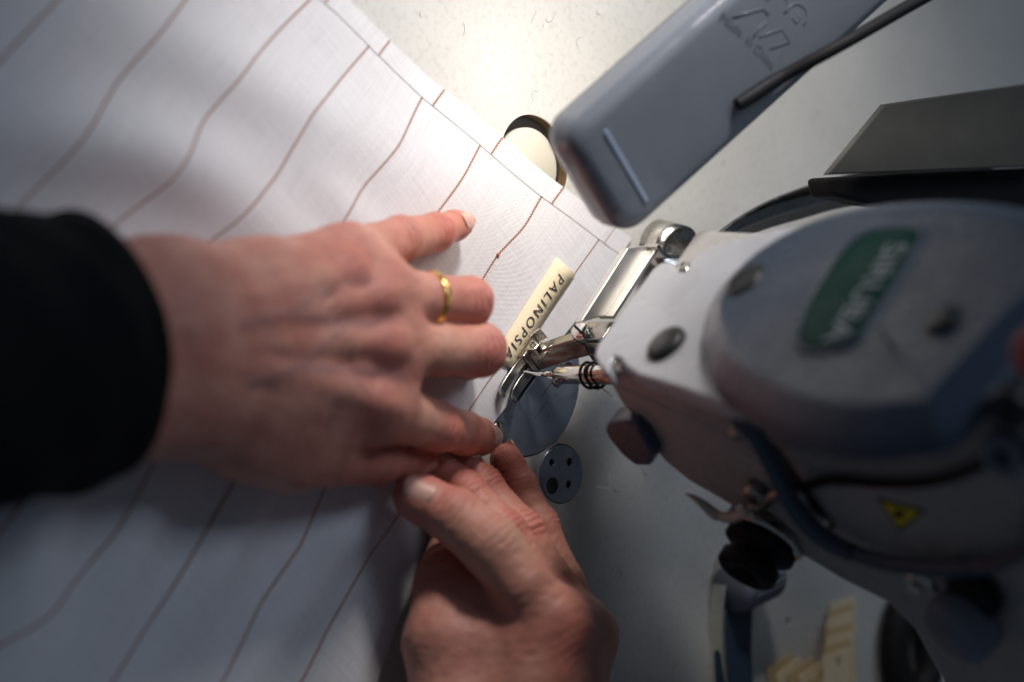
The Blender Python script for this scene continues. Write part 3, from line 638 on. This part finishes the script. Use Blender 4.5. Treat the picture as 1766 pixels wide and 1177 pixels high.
# ------------------------------------------------------------------ hands: smooth-blended distance field, meshed with surface nets
def smin(a, b, k):
    h = np.clip(.5+.5*(b-a)/k, 0, 1); return b*(1-h)+a*h-k*h*(1-h)
def cone(p, a, b, ra, rb):
    ab = (b-a).astype(p.dtype); q = p-a.astype(p.dtype); t = np.clip((q@ab)/(ab@ab), 0, 1); q -= t[:, None]*ab
    return np.sqrt(np.einsum('ij,ij->i', q, q))-(ra+(rb-ra)*t)
def noise3(p, scale, seed, n=10):
    r = np.random.default_rng(seed); out = np.zeros(len(p))
    for _ in range(n):
        d = r.normal(size=3); d /= np.linalg.norm(d); out += np.sin(p@d*(2*math.pi/scale)*r.uniform(.6, 1.5)+r.uniform(0, 6.3))
    return out/math.sqrt(n/2.)
class Hand:
    def __init__(s, palm, fingers, ridges, kpalm=9, kf=5.5):
        s.palm, s.fingers, s.ridges, s.kpalm, s.kf = palm, fingers, ridges, kpalm, kf
    def sdf(s, p):
        d = None
        for a, b, ra, rb in s.palm:
            q = cone(p, a, b, ra, rb); d = q if d is None else smin(d, q, s.kpalm)
        for a, b, r, k in s.ridges: d = smin(d, cone(p, a, b, r, r), k)
        out = d
        for F in s.fingers:
            nd = F['n']; df = None
            for i in range(len(nd)-1):
                q = cone(p, nd[i][0], nd[i+1][0], nd[i][1], nd[i+1][1]); df = q if df is None else smin(df, q, 2.2)
            for c, r in F.get('pads', []): df = smin(df, np.linalg.norm(p-c, axis=1)-r, 3.0)
            out = smin(out, smin(d, df, F.get('k', s.kf)), .8)
        return out
    def grad(s, p, e=.12):
        b0 = s.sdf(p); g = np.stack([s.sdf(p+np.eye(3)[i]*e)-b0 for i in range(3)], -1)
        return g/np.maximum(np.linalg.norm(g, axis=1), 1e-9)[:, None]
    def bounds(s):
        pts = [q-r for a, b, r, r2 in s.palm for q in (a, b)]+[q+r for a, b, r, r2 in s.palm for q in (a, b)]
        for F in s.fingers: pts += [c-r for c, r in F['n']]+[c+r for c, r in F['n']]
        pts = np.array(pts); return pts.min(0)-4, pts.max(0)+4
    def mesh(s, name, h=1.15):
        lo, hi = s.bounds(); n = np.ceil((hi-lo)/h).astype(int)+1
        g = [lo[i]+h*np.arange(n[i]) for i in range(3)]
        G = np.stack(np.meshgrid(*g, indexing='ij'), -1).reshape(-1, 3)
        D = np.concatenate([s.sdf(c) for c in np.array_split(G, max(1, len(G)//200000))]).reshape(n)
        inside = D < 0
        acc = np.zeros((n[0]-1, n[1]-1, n[2]-1, 3)); cnt = np.zeros(acc.shape[:3])
        corners = [(i, j, k) for i in (0, 1) for j in (0, 1) for k in (0, 1)]
        def sl(c): return tuple(slice(c[i], n[i]-1+c[i]) for i in range(3))
        for c in corners:
            for axx in range(3):
                if c[axx] == 0:
                    c2 = list(c); c2[axx] = 1; A_, B_ = D[sl(c)], D[sl(c2)]; cr = (A_ < 0) != (B_ < 0)
                    t = np.where(cr, A_/np.where(cr, A_-B_, 1), 0)
                    for q in range(3): acc[..., q] += np.where(cr, c[q]+(t if q == axx else 0), 0)
                    cnt += cr
        act = cnt > 0; idx = -np.ones(act.shape, int); idx[act] = np.arange(act.sum())
        cells = np.argwhere(act); V = lo+h*(cells+acc[act]/cnt[act][:, None])
        faces = []
        for axx in range(3):
            o1, o2 = [(1, 2), (2, 0), (0, 1)][axx]
            s0 = [slice(1, n[i]-1) for i in range(3)]; s1_ = list(s0); s0[axx] = slice(0, n[axx]-1); s1_[axx] = slice(1, n[axx])
            A_ = inside[tuple(s0)]; B_ = inside[tuple(s1_)]
            for pos in (True, False):
                e = np.argwhere((A_ != B_) & (A_ == pos)); e = e+np.array([0 if i == axx else 1 for i in range(3)])
                def cid(d1, d2):
                    q = e.copy(); q[:, o1] -= d1; q[:, o2] -= d2; return idx[q[:, 0], q[:, 1], q[:, 2]]
                f = np.stack([cid(1, 1), cid(0, 1), cid(0, 0), cid(1, 0)], -1)
                faces.append(f if pos else f[:, ::-1])
        Fc = np.concatenate(faces)
        me = bpy.data.meshes.new(name); me.from_pydata((V*MM).tolist(), [], Fc.tolist()); me.update()
        tmp = bpy.data.objects.new('tmp', me); COL.objects.link(tmp); md = tmp.modifiers.new('s', 'SUBSURF'); md.levels = 2; md.subdivision_type = 'CATMULL_CLARK'
        me2 = bpy.data.meshes.new_from_object(tmp.evaluated_get(bpy.context.evaluated_depsgraph_get())); bpy.data.objects.remove(tmp); bpy.data.meshes.remove(me)
        me2.name = name
        v = np.empty(len(me2.vertices)*3); me2.vertices.foreach_get('co', v); v = v.reshape(-1, 3)/MM
        for _ in range(2):
            nn = s.grad(v); v = v-nn*np.clip(s.sdf(v), -1, 1)[:, None]
        nn = s.grad(v)
        disp, col = s.detail(v, nn)
        v = v+nn*disp[:, None]
        me2.vertices.foreach_set('co', (v*MM).reshape(-1)); me2.update()
        ca = me2.color_attributes.new('flush', 'FLOAT_COLOR', 'POINT'); ca.data.foreach_set('color', np.concatenate([col, np.ones((len(v), 1))], 1).reshape(-1).astype(np.float32))
        me2.polygons.foreach_set('use_smooth', [True]*len(me2.polygons))
        return me2
    def detail(s, v, nn):
        nz6 = noise3(v, 6, 20, 6); nz8 = noise3(v, 8, 50, 6); disp = .06*nz8+.03*noise3(v, 3.2, 2, 10); col = np.zeros((len(v), 3))
        for fi, F in enumerate(s.fingers):
            nd = F['n']; dor = F['dor']
            for ji in F['joints']:
                c = nd[ji][0]; r = nd[ji][1]
                t = nd[min(ji+1, len(nd)-1)][0]-nd[ji-1][0]
                if F.get('prox'): t = nd[ji][0]-nd[ji-1][0]
                t = t/np.linalg.norm(t)
                dv = dor[ji]-t*(dor[ji]@t); dv /= np.linalg.norm(dv); sd_ = np.cross(dv, t)
                rel = v-c; a = rel@t; b = rel@sd_; hgt = rel@dv; near = np.exp(-(np.linalg.norm(rel-dv*r*.8, axis=1)/(r*1.25))**4)
                w = np.clip(nn@dv, 0, 1)**.7*near
                aw_ = a+.2*nz6
                amp = F.get('wr', 1.0); crs = np.zeros(len(v))
                for off, dp, wd in ((-5.0, .18, .65), (-2.7, .34, .75), (-.2, .40, .8), (2.4, .34, .75), (4.6, .2, .65)):
                    off2 = off*(r/8.0)*(1-.035*(b/r*3)**2)
                    gr = w*np.exp(-((aw_-off2)/wd)**2)*np.clip(1-(np.abs(b)/(r*.95))**3, 0, 1); disp -= amp*dp*gr; crs = np.maximum(crs, gr)
                disp += amp*.5*w*np.exp(-(a/(r*.6))**2)
                col[:, 0] = np.maximum(col[:, 0], .45*w+.55*crs)
            tip, rt = nd[-1]; k = np.exp(-(np.linalg.norm(v-tip, axis=1)/(rt*2.0))**2); col[:, 0] = np.maximum(col[:, 0], .8*k)
            # fine rings along the finger
            for i in range(1, len(nd)-1):
                t = nd[i+1][0]-nd[i][0]; ln = np.linalg.norm(t); t = t/ln; a = (v-nd[i][0])@t
                m_ = (np.linalg.norm(v-nd[i][0]-np.clip(a, 0, ln)[:, None]*t, axis=1) < nd[i][1]*1.25)
                disp += np.where(m_, .035*np.sin((a+.35*nz8)*2*math.pi/1.5), 0)
        for (a, b, w, dp) in getattr(s, 'creases', []):
            ab = b-a; t = np.clip(((v-a)@ab)/(ab@ab), 0, 1); q = np.linalg.norm(v-a-t[:, None]*ab+0.0, axis=1)+.35*nz6
            disp -= dp*np.exp(-(q/w)**2)*np.sin(math.pi*np.clip(t, .02, .98))
        vd = np.zeros(len(v))
        for (a, b, w, rr) in getattr(s, 'veins', []):
            ab = b-a; t = np.clip(((v-a)@ab)/(ab@ab), 0, 1); q = np.linalg.norm(v-a-t[:, None]*ab, axis=1); g = np.exp(-(q/w)**2)
            vd = np.maximum(vd, rr*g); col[:, 1] = np.maximum(col[:, 1], .5*g)
        disp += vd
        for c, r, amt in getattr(s, 'pale', []):
            col[:, 2] = np.maximum(col[:, 2], amt*np.exp(-(np.linalg.norm(v-c, axis=1)/r)**2))
        for c, r, amt in getattr(s, 'flushed', []):
            col[:, 0] = np.maximum(col[:, 0], amt*np.exp(-(np.linalg.norm(v-c, axis=1)/r)**2))
        s_ = getattr(s, 'skinfold', None)
        if s_ is not None:
            d0, d1, amp, c0, rad = s_
            a = (v@d0)+1.2*noise3(v, 22, 90, 8); k = np.exp(-(np.linalg.norm(v-c0, axis=1)/rad)**2)
            disp += amp*k*np.sin(a*2*math.pi/3.6)*(.5+.5*noise3(v, 13, 91, 6))
        return disp, np.clip(col, 0, 1)
    def snap(s, p, off=0):
        p = np.atleast_2d(np.asarray(p, float)).copy()
        for _ in range(4): p = p-s.grad(p)*s.sdf(p)[:, None]
        return p+s.grad(p)*off
def nail(hand, hobj, c, along, nrm, L, W, curl=.25, lift=.35):
    c = np.asarray(c, float); along = along/np.linalg.norm(along); nrm = nrm-along*(nrm@along); nrm /= np.linalg.norm(nrm); side = np.cross(nrm, along)
    nu, nv = 13, 15; pts = []
    for i in range(nu):
        for j in range(nv):
            a = -1+2*i/(nu-1); b = -1+2*j/(nv-1)
            # squircle outline
            wx = W/2*a*(1-.10*max(0, -b)**3-.22*max(0, b)**4); yy = L/2*b*(1-.16*a*a) if b > 0 else L/2*b*(1-.22*a*a)
            pts.append(c+side*wx+along*yy+nrm*(1.5-curl*(wx**2)/(W/2)*1.2))
    pts = np.array(pts)
    flat = c+((pts-c)@along)[:, None]*along+((pts-c)@side)[:, None]*side
    q = flat+nrm*14
    for _ in range(30): q = q-nrm*np.clip(hand.sdf(q), -1, 8)[:, None]*.9
    hgt = (q-c)@nrm; ref = hgt.reshape(nu, nv)
    mid_ = ref[nu//2].copy(); js = np.arange(nv)
    base_ = np.polyval(np.polyfit(js[2:nv-4], mid_[2:nv-4], 1), js)      # straight run of the plate along the finger
    aa = np.linspace(-1, 1, nu)
    bow = -(W*.5)*.42*(np.abs(aa)**2.2)
    plate = base_[None]+bow[:, None]+.30+lift*np.clip((np.linspace(-1, 1, nv)-.3)/.7, 0, 1)[None]**2
    sn = flat+nrm*plate.reshape(-1)[:, None]
    th = .5
    v = np.vstack([sn, sn-nrm*th]); N = nu*nv; f = []
    for i in range(nu-1):
        for j in range(nv-1):
            q = (i*nv+j, (i+1)*nv+j, (i+1)*nv+j+1, i*nv+j+1); f += [q, tuple(N+x for x in q[::-1])]
    bd = [i*nv for i in range(nu)]+[(nu-1)*nv+j for j in range(1, nv)]+[i*nv+nv-1 for i in range(nu-2, -1, -1)]+[j for j in range(nv-2, 0, -1)]
    f += [(bd[i], bd[(i+1) % len(bd)], N+bd[(i+1) % len(bd)], N+bd[i]) for i in range(len(bd))]
    o = link('fingernail', fixn(meshd('fingernail', v, f)), 'nail', hobj, True)
    return o

def N(px, py, z, r): return (P(px, py, z), r)
up_ = aZ
def dors(nd, lean):
    """dorsal direction per node: perpendicular to the bone, away from the curl"""
    out = []
    for i in range(len(nd)):
        t = nd[min(i+1, len(nd)-1)][0]-nd[max(i-1, 0)][0]; t = t/np.linalg.norm(t); d = np.asarray(lean, float)-t*(t@np.asarray(lean, float)); out.append(d/np.linalg.norm(d))
    return out
# ---- left hand
wu, wl_ = P(285, 528, 31), P(285, 668, 30)
fa, fb_ = P(90, 540, 36), P(90, 690, 36)
pinky = [N(596, 447, 25, 9.0), N(640, 430, 22, 8.0), N(688, 414, 17.5, 7.5), N(748, 402, 11.5, 6.3), N(783, 390, 7.8, 5.0), N(793, 387, 7.0, 4.6)]
ring_ = [N(650, 508, 30, 9.3), N(730, 515, 32, 8.2), N(806, 520, 29.5, 8.0), N(790, 530, 14, 7.0), N(792, 536, 7.5, 6.2)]
middle = [N(662, 596, 31, 9.6), N(750, 602, 33, 8.6), N(826, 604, 31, 8.6), N(806, 616, 13, 7.4), N(812, 622, 7, 6.2)]
index = [N(652, 700, 30, 9.8), N(700, 718, 27, 8.8), N(752, 736, 22, 8.0), N(796, 746, 15.5, 7.2), N(826, 753, 9.5, 6.2), N(833, 754, 8.6, 5.8)]
thumb = [N(500, 772, 22, 12.5), N(570, 786, 19, 10.0), N(650, 792, 15, 8.3), N(700, 793, 12, 7.0), N(724, 792, 10.5, 5.6)]
mcp = [pinky[0][0], ring_[0][0], middle[0][0], index[0][0]]
palm = [((fa+fb_)/2, (wu+wl_)/2+aZ*1.5, 21, 20), ((wu+wl_)/2+aZ*1.5, P(430, 590, 31), 20, 15), (fa, wu, 21, 19), (fb_, wl_, 21, 19), (wu, P(440, 500, 28), 18.5, 14), (P(440, 500, 28), mcp[0], 14, 10), (wu*.7+wl_*.3, mcp[1], 18, 11), (wu*.35+wl_*.65, mcp[2], 18.5, 11.2), (wl_, P(470, 672, 31), 18.5, 14), (P(470, 672, 31), mcp[3], 14, 11), (P(340, 690, 28), P(500, 772, 21), 15, 13.5), (P(420, 735, 24), P(545, 742, 22), 15, 12), (mcp[0], mcp[1], 8.5, 9), (mcp[1], mcp[2], 9, 9.5), (mcp[2], mcp[3], 9.5, 9.5)]
hl = Hand(palm, [], [])
def onback_many(H, pts, z=62):
    v = np.array([ray(*p) for p in pts]); v /= np.linalg.norm(v, axis=1)[:, None]; q = np.array([P(*p, z) for p in pts])
    for _ in range(40):
        d_ = H.sdf(q); q = q+v*np.clip(d_, -20, 20)[:, None]
        if np.abs(d_).max() < .03: break
    return list(q)
def onback(H, px, py): return onback_many(H, [(px, py)])[0]
H0 = Hand(palm, [dict(n=f) for f in (pinky, ring_, middle, index, thumb)], [])
rid = []
def ridge_path(H, pts, r, k, sink):
    q = onback_many(H, pts); g = H.grad(np.array(q)); q = [a-n_*(sink+max(0, 3.0-1.5*i_)) for i_, (a, n_) in enumerate(zip(q, g))]
    return [(q[i], q[i+1], r, k) for i in range(len(q)-1)]
for pts in ([(330, 560), (450, 520), (560, 480), (615, 462)], [(340, 575), (470, 550), (590, 522), (668, 512)], [(350, 600), (480, 592), (600, 590), (690, 594)], [(350, 625), (470, 640), (590, 672), (672, 700)]):
    rid += ridge_path(H0, pts, 2.2, 5.0, 2.0)
for (px, py) in ((602, 452), (660, 508), (672, 592), (664, 694)):          # knuckle heads
    q = onback(H0, px, py); n_ = H0.grad(q[None])[0]; rid.append((q-n_*5.2, q-n_*5.2+np.array([.5, .5, 0]), 6.6, 4.5))
left = Hand(palm, [], rid)
vein = []
def vein_path(H, pts, w=2.0, rr=.32):
    q = onback_many(H, spline([(a, b, 0) for a, b in pts], 3*len(pts))[:, :2]); return [(q[i], q[i+1], w, rr) for i in range(len(q)-1)]
for pts in ([(420, 560), (500, 540), (560, 552), (620, 560), (668, 548)], [(500, 540), (560, 500), (630, 482)], [(430, 660), (520, 632), (590, 642), (640, 640), (690, 650)], [(520, 632), (560, 590), (600, 560)], [(590, 642), (620, 668), (640, 690)]):
    vein += vein_path(H0, pts)
left.veins = vein
bk = -cD
left.fingers = [dict(n=pinky, dor=dors(pinky, (-.25, .15, 1)), joints=[2, 3], wr=2.2), dict(n=ring_, dor=dors(ring_, bk+aF*.9+aZ*.6), joints=[2], wr=2.6), dict(n=middle, dor=dors(middle, bk+aF*.9+aZ*.6), joints=[2], wr=2.6),
                dict(n=index, dor=dors(index, (.2, -.1, 1)), joints=[2, 3], wr=2.0), dict(n=thumb, dor=dors(thumb, aR*.8+aZ*.6), joints=[2], wr=.7, k=4)]
for f_ in left.fingers[1:3]:
    f_['dor'][2] = aZ*1.0-aF*.15; f_['prox'] = True
cre = []
for pts in ([(300, 470), (318, 560), (320, 660), (300, 740)], [(345, 470), (372, 560), (378, 650), (350, 720)], [(420, 560), (436, 640), (430, 720)], [(395, 480), (410, 560), (412, 600)]):
    q = onback_many(H0, pts); cre += [(q[i], q[i+1], .8, .3) for i in range(len(q)-1)]
for pts in ([(560, 430), (605, 455), (660, 480)], [(575, 420), (625, 440), (655, 452)], [(585, 470), (640, 500)], [(600, 405), (640, 425)]):
    q = onback_many(H0, pts); cre += [(q[i], q[i+1], 1.0, .30) for i in range(len(q)-1)]
left.creases = cre
left.skinfold = (aF*.95+aR*.15, None, .15, P(480, 600, 40), 60)
left.flushed = [(onback(H0, 668, 592), 10, .6), (onback(H0, 660, 508), 10, .6), (onback(H0, 606, 455), 10, .7), (onback(H0, 655, 695), 10, .5), (onback(H0, 640, 800), 12, .5)]
left.pale = [(onback(H0, 740, 735), 9, .5), (onback(H0, 730, 420), 8, .4), (onback(H0, 780, 600), 9, .35)]
hand_l = link('hand', left.mesh('hand', 2.0), 'skin')
tag(hand_l, 'left hand in black sleeve wearing gold ring, pressing the cloth flat', 'hand')
def fing_nail(H, obj, nd, nrm, L, W, back_=.35, curl=.25, lift=.3):
    tip, pr = nd[-1], nd[-3]; al = tip[0]-pr[0]; al = al/np.linalg.norm(al); c = tip[0]+al*(tip[1]*back_)-al*L*.5
    return nail(H, obj, c, al, np.asarray(nrm, float), L, W, curl, lift)
fing_nail(left, hand_l, pinky, (-.25, .25, 1), 8.6, 6.6, .78, .25, .1)
fing_nail(left, hand_l, index, aF*.9+aZ*.75, 9.0, 8.0, .62, .25, .1)
fing_nail(left, hand_l, thumb, aR*.75+aZ*.7, 11, 8.4, .95, .25, .1)
# sleeve
spath = spline([P(184, 600, 33), P(150, 602, 34), P(90, 610, 38), P(-20, 620, 44), P(-200, 640, 54), P(-500, 655, 70)], 40)
sr = []
for i, p in enumerate(spath):
    t = spath[min(i+1, 39)]-spath[max(i-1, 0)]; t, a, b = frame(t)
    q_ = np.linspace(0, 2*math.pi, 64, endpoint=False)
    k = i/39.
    rw = 29.0+9.0*min(1, k*4)+5*k; rh = 25+7*min(1, k*4)+5*k
    w_ = 1+.02*np.sin(3*q_+i*.5)+.012*np.sin(5*q_-i*.8)
    sr.append([p+a*rw*w_[j]*math.cos(q_[j])+b*rh*w_[j]*math.sin(q_[j]) for j in range(64)])
c0 = spath[0]; lipt = (spath[0]-spath[1]); lipt /= np.linalg.norm(lipt)
def scal(r, s, d): return [c0+(np.asarray(p)-c0)*s+lipt*d for p in r]
sr = [scal(sr[0], .86, -10), scal(sr[0], .90, 0), scal(sr[0], .93, 1.6), scal(sr[0], .97, 1.6)]+sr
slv = link('sleeve', rings_data('sleeve', sr, cap=False), 'sleeve', hand_l, True)
# wedding band
rp = [N(742, 512, 32, 0)[0]]
rax = ring_[2][0]-ring_[0][0]; rax /= np.linalg.norm(rax); rcen = ring_[0][0]+(ring_[1][0]-ring_[0][0])*1.14
_, ra, rb_ = frame(rax)
rgv = []
for q in np.linspace(0, 2*math.pi, 72, endpoint=False):
    dr = ra*math.cos(q)+rb_*math.sin(q); R_ = 8.75; w = 1.25
    rgv.append([rcen+dr*(R_+o_)+rax*s_ for o_, s_ in ((-.55, -w), (.25, -w*1.0), (.55, -w*.55), (.62, 0), (.55, w*.55), (.25, w), (-.55, w))])
rgv.append(rgv[0])
ringo = link('ring', rings_data('ring', rgv, cap=False), 'gold', None, True)
tag(ringo, 'plain gold wedding band on the ring finger of the left hand', 'ring')

# ---- right hand
r_index = [N(950, 1078, 54, 11.0), N(900, 1010, 49, 9.8), N(846, 942, 41, 9.9), N(782, 890, 29, 9.0), N(728, 862, 21, 8.0), N(716, 857, 19.5, 7.4)]
r_middle = [N(978, 1080, 47, 10.0), N(925, 1005, 39, 8.2), N(866, 920, 29, 7.8), N(800, 848, 17, 6.9), N(758, 808, 9, 5.9), N(750, 800, 8, 5.4)]
r_ring = [N(1000, 1088, 42, 9.6), N(950, 1005, 35, 7.8), N(896, 920, 26, 7.9), N(832, 838, 13, 6.5), N(797, 795, 7, 5.5), N(789, 786, 6.2, 5.0)]
r_pinky = [N(1008, 1098, 33, 9.2), N(968, 1005, 26, 7.6), N(926, 908, 18, 7.2), N(893, 838, 11, 6.2), N(874, 798, 7.5, 5.4), N(871, 790, 7, 5.0)]
r_thumb = [N(800, 1260, 34, 16), N(760, 1110, 26, 12.5), N(772, 1000, 18, 10.5), N(788, 930, 10, 8.5), N(795, 905, 7, 7)]
wr = P(850, 1420, 52); wr2 = P(930, 1420, 46)
rpalm = [(wr, r_index[0][0], 19, 11.5), (wr*.6+wr2*.4, r_middle[0][0], 18, 10.5), (wr*.3+wr2*.7, r_ring[0][0], 17, 10), (wr2, r_pinky[0][0], 17, 9.6), (P(830, 1340, 40), P(790, 1230, 34), 18, 16), (P(880, 1240, 42), P(900, 1130, 44), 17, 13), (r_index[0][0], r_pinky[0][0], 9.5, 9), (P(800, 1260, 34), P(900, 1150, 40), 16, 14), (P(790, 1110, 30), P(930, 1080, 44), 12, 12), (P(790, 1040, 24), P(890, 1030, 38), 9, 9)]
R0 = Hand(rpalm, [dict(n=f) for f in (r_index, r_middle, r_ring, r_pinky, r_thumb)], [])
right = Hand(rpalm, [], [], kf=4)
ul = cI*-.3+aZ
right.fingers = [dict(n=r_index, dor=dors(r_index, aZ*1.0+aR*.1), joints=[2, 3], wr=.8), dict(n=r_middle, dor=dors(r_middle, aZ+aF*.3), joints=[2, 3], wr=.8), dict(n=r_ring, dor=dors(r_ring, aZ+aF*.3), joints=[2, 3], wr=1.5),
                 dict(n=r_pinky, dor=dors(r_pinky, aZ*.7+aF*.9+aR*.3), joints=[2, 3], wr=1.1), dict(n=r_thumb, dor=dors(r_thumb, -aF+aZ*.5), joints=[2], wr=.6)]
right.ridges = []
kq = onback(R0, 897, 925); kn = R0.grad(kq[None])[0]
right.pale = [(kq, 9, .9), (onback(R0, 800, 905), 9, .4), (onback(R0, 845, 935), 12, .5), (onback(R0, 850, 880), 8, .5)]
right.flushed = [(onback(R0, 1010, 1095), 16, .6), (onback(R0, 870, 800), 12, .8), (onback(R0, 790, 825), 10, .7)]
right.creases = []
for pts in ([(800, 905), (850, 930), (880, 925)], [(815, 950), (850, 958), (880, 945)], [(870, 905), (905, 918), (915, 940)], [(885, 950), (905, 955), (925, 930)], [(925, 985), (965, 1045)]):
    q = onback_many(R0, pts); right.creases += [(q[i], q[i+1], .8, .16) for i in range(len(q)-1)]
right.skinfold = (aF*.4+aR*.9, None, .05, P(960, 1060, 60), 45)
hand_r = link('hand', right.mesh('hand', 2.0), 'skin')
tag(hand_r, 'right hand with bare fingers pinching the cloth edge beside the round cap', 'hand')
fing_nail(right, hand_r, r_index, aZ*1.0-aF*.2-aR*.25, 10.5, 8.6, .62, .25, .1)
fing_nail(right, hand_r, r_middle, aZ+aF*.35-aR*.1, 10, 7.6, .9, .25, .15)
fing_nail(right, hand_r, r_ring, aZ+aF*.55+aR*.1, 10, 7.4, .9, .25, .15)
fing_nail(right, hand_r, r_pinky, aZ*.35+aF*1.0+aR*.35, 10, 6.8, 1.05, .25, .4)

rs = spline([P(888, 1385, 47), P(888, 1450, 47), P(885, 1600, 50), P(880, 1900, 58), P(870, 2400, 70)], 24)
rr_ = []
for i, p in enumerate(rs):
    t = rs[min(i+1, 23)]-rs[max(i-1, 0)]; t, a, b = frame(t); k = i/23.
    rr_.append([p+a*(33+10*k)*math.cos(q)*(1+.02*math.sin(3*q+i))+b*(27+10*k)*math.sin(q) for q in np.linspace(0, 2*math.pi, 48, endpoint=False)])
link('sleeve', rings_data('sleeve', rr_, cap=False), 'sleeve', hand_r, True)
# ------------------------------------------------------------------ small things under the arm
tl = empty('thread_snips', P(1270, 1080, 0), 'blue tool with ridged grey grip lying under the tension dial', 'tool')
g_ax = P(1325, 985, 9)-P(1262, 1015, 9); g_c = P(1290, 1003, 9)
link('grip', lathe_data('grip', g_c-g_ax*.5, g_ax, [(0, 8), (1, 9), (10, 9.6), (22, 9.6), (24, 8), (24, .1)], 40), 'grip', tl, True)
for q in np.linspace(0, 2*math.pi, 26, endpoint=False):
    t, a, b = frame(g_ax); d_ = a*math.cos(q)+b*math.sin(q)
    link('ridge', box_data('ridge', g_c-g_ax*.5+t*13+d_*9.6, (17, .9, .9), (t, np.cross(t, d_), d_)), 'grip', tl)
link('blade', ribbon_data('blade', spline([P(1252, 965, 5), P(1238, 1050, 4), P(1238, 1130, 3), P(1246, 1230, 2)], 20), (0, 0, 7), 1.6), 'polish', tl)
hb = [P(*p, 6) for p in ((1258, 1020), (1302, 1035), (1300, 1120), (1304, 1220), (1250, 1230), (1244, 1130))]
link('handle', prism_data('handle', hb, (0, 0, -5)), 'blue', tl, bevel=2, seg=4)
gl = 'pile of spare labels under the arm'
lay = box_data('spare_label', (0, 0, 0), (16, 32, .4))
first = None
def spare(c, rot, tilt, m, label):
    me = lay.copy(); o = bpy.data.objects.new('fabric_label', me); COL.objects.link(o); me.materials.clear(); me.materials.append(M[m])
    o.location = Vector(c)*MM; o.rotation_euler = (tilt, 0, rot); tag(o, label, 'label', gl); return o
ORD = ['topmost', 'second from the top', 'third from the top', 'fourth from the top', 'fifth from the top', 'sixth from the top', 'seventh from the top', 'eighth from the top', 'ninth from the top', 'bottom']
def fan(n, e0, e1, ang, tail, mark):
    la = np.array([math.cos(ang), math.sin(ang), 0])
    for i in range(n):
        e = e0+(e1-e0)*(i/(n-1)); c = e+la*16+np.array([rng.uniform(-.4, .4), rng.uniform(-.4, .4), -.2+i*1.5])
        k = n-1-i
        o = spare(c, ang-math.pi/2+rng.uniform(-.06, .06), -.07, 'shade_toned' if k % 2 else 'cream', ('spare amber label, ' if k % 2 else 'spare cream label, ')+('bottom' if k == n-1 else ORD[k])+' of the fanned '+tail)  # every other label toned darker to paint the shade at the steps
        if k < 2:
            t = text_data('lettering', mark[k], (-3, -14+k*1.5, .19), (1, 0, 0), (0, 1, 0), 3.6, None, .02)
            q = bpy.data.objects.new('lettering', t); t.materials.append(M['ink']); COL.objects.link(q); q.parent = o
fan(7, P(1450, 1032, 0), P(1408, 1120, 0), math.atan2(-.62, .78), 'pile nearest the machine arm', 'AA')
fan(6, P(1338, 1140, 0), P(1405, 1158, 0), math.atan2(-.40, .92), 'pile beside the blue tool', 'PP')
sc_ = empty('scissors', P(1530, 1120, 0), 'black scissor handle lying in the shade under the arm', 'scissors')
bo = P(1575, 1118, 6)
link('finger_ring', tube_data('finger_ring', [bo+aF*12*math.cos(q)+aR*20*math.sin(q) for q in np.linspace(0, 2*math.pi, 48)], 6.5, 14, 6), 'black', sc_, True)
link('shank', tube_data('shank', [bo+aR*22, bo+aR*50+aF*6, bo+aR*90+aF*10], 4.5, 12), 'black', sc_, True)
bpy.context.view_layer.update()
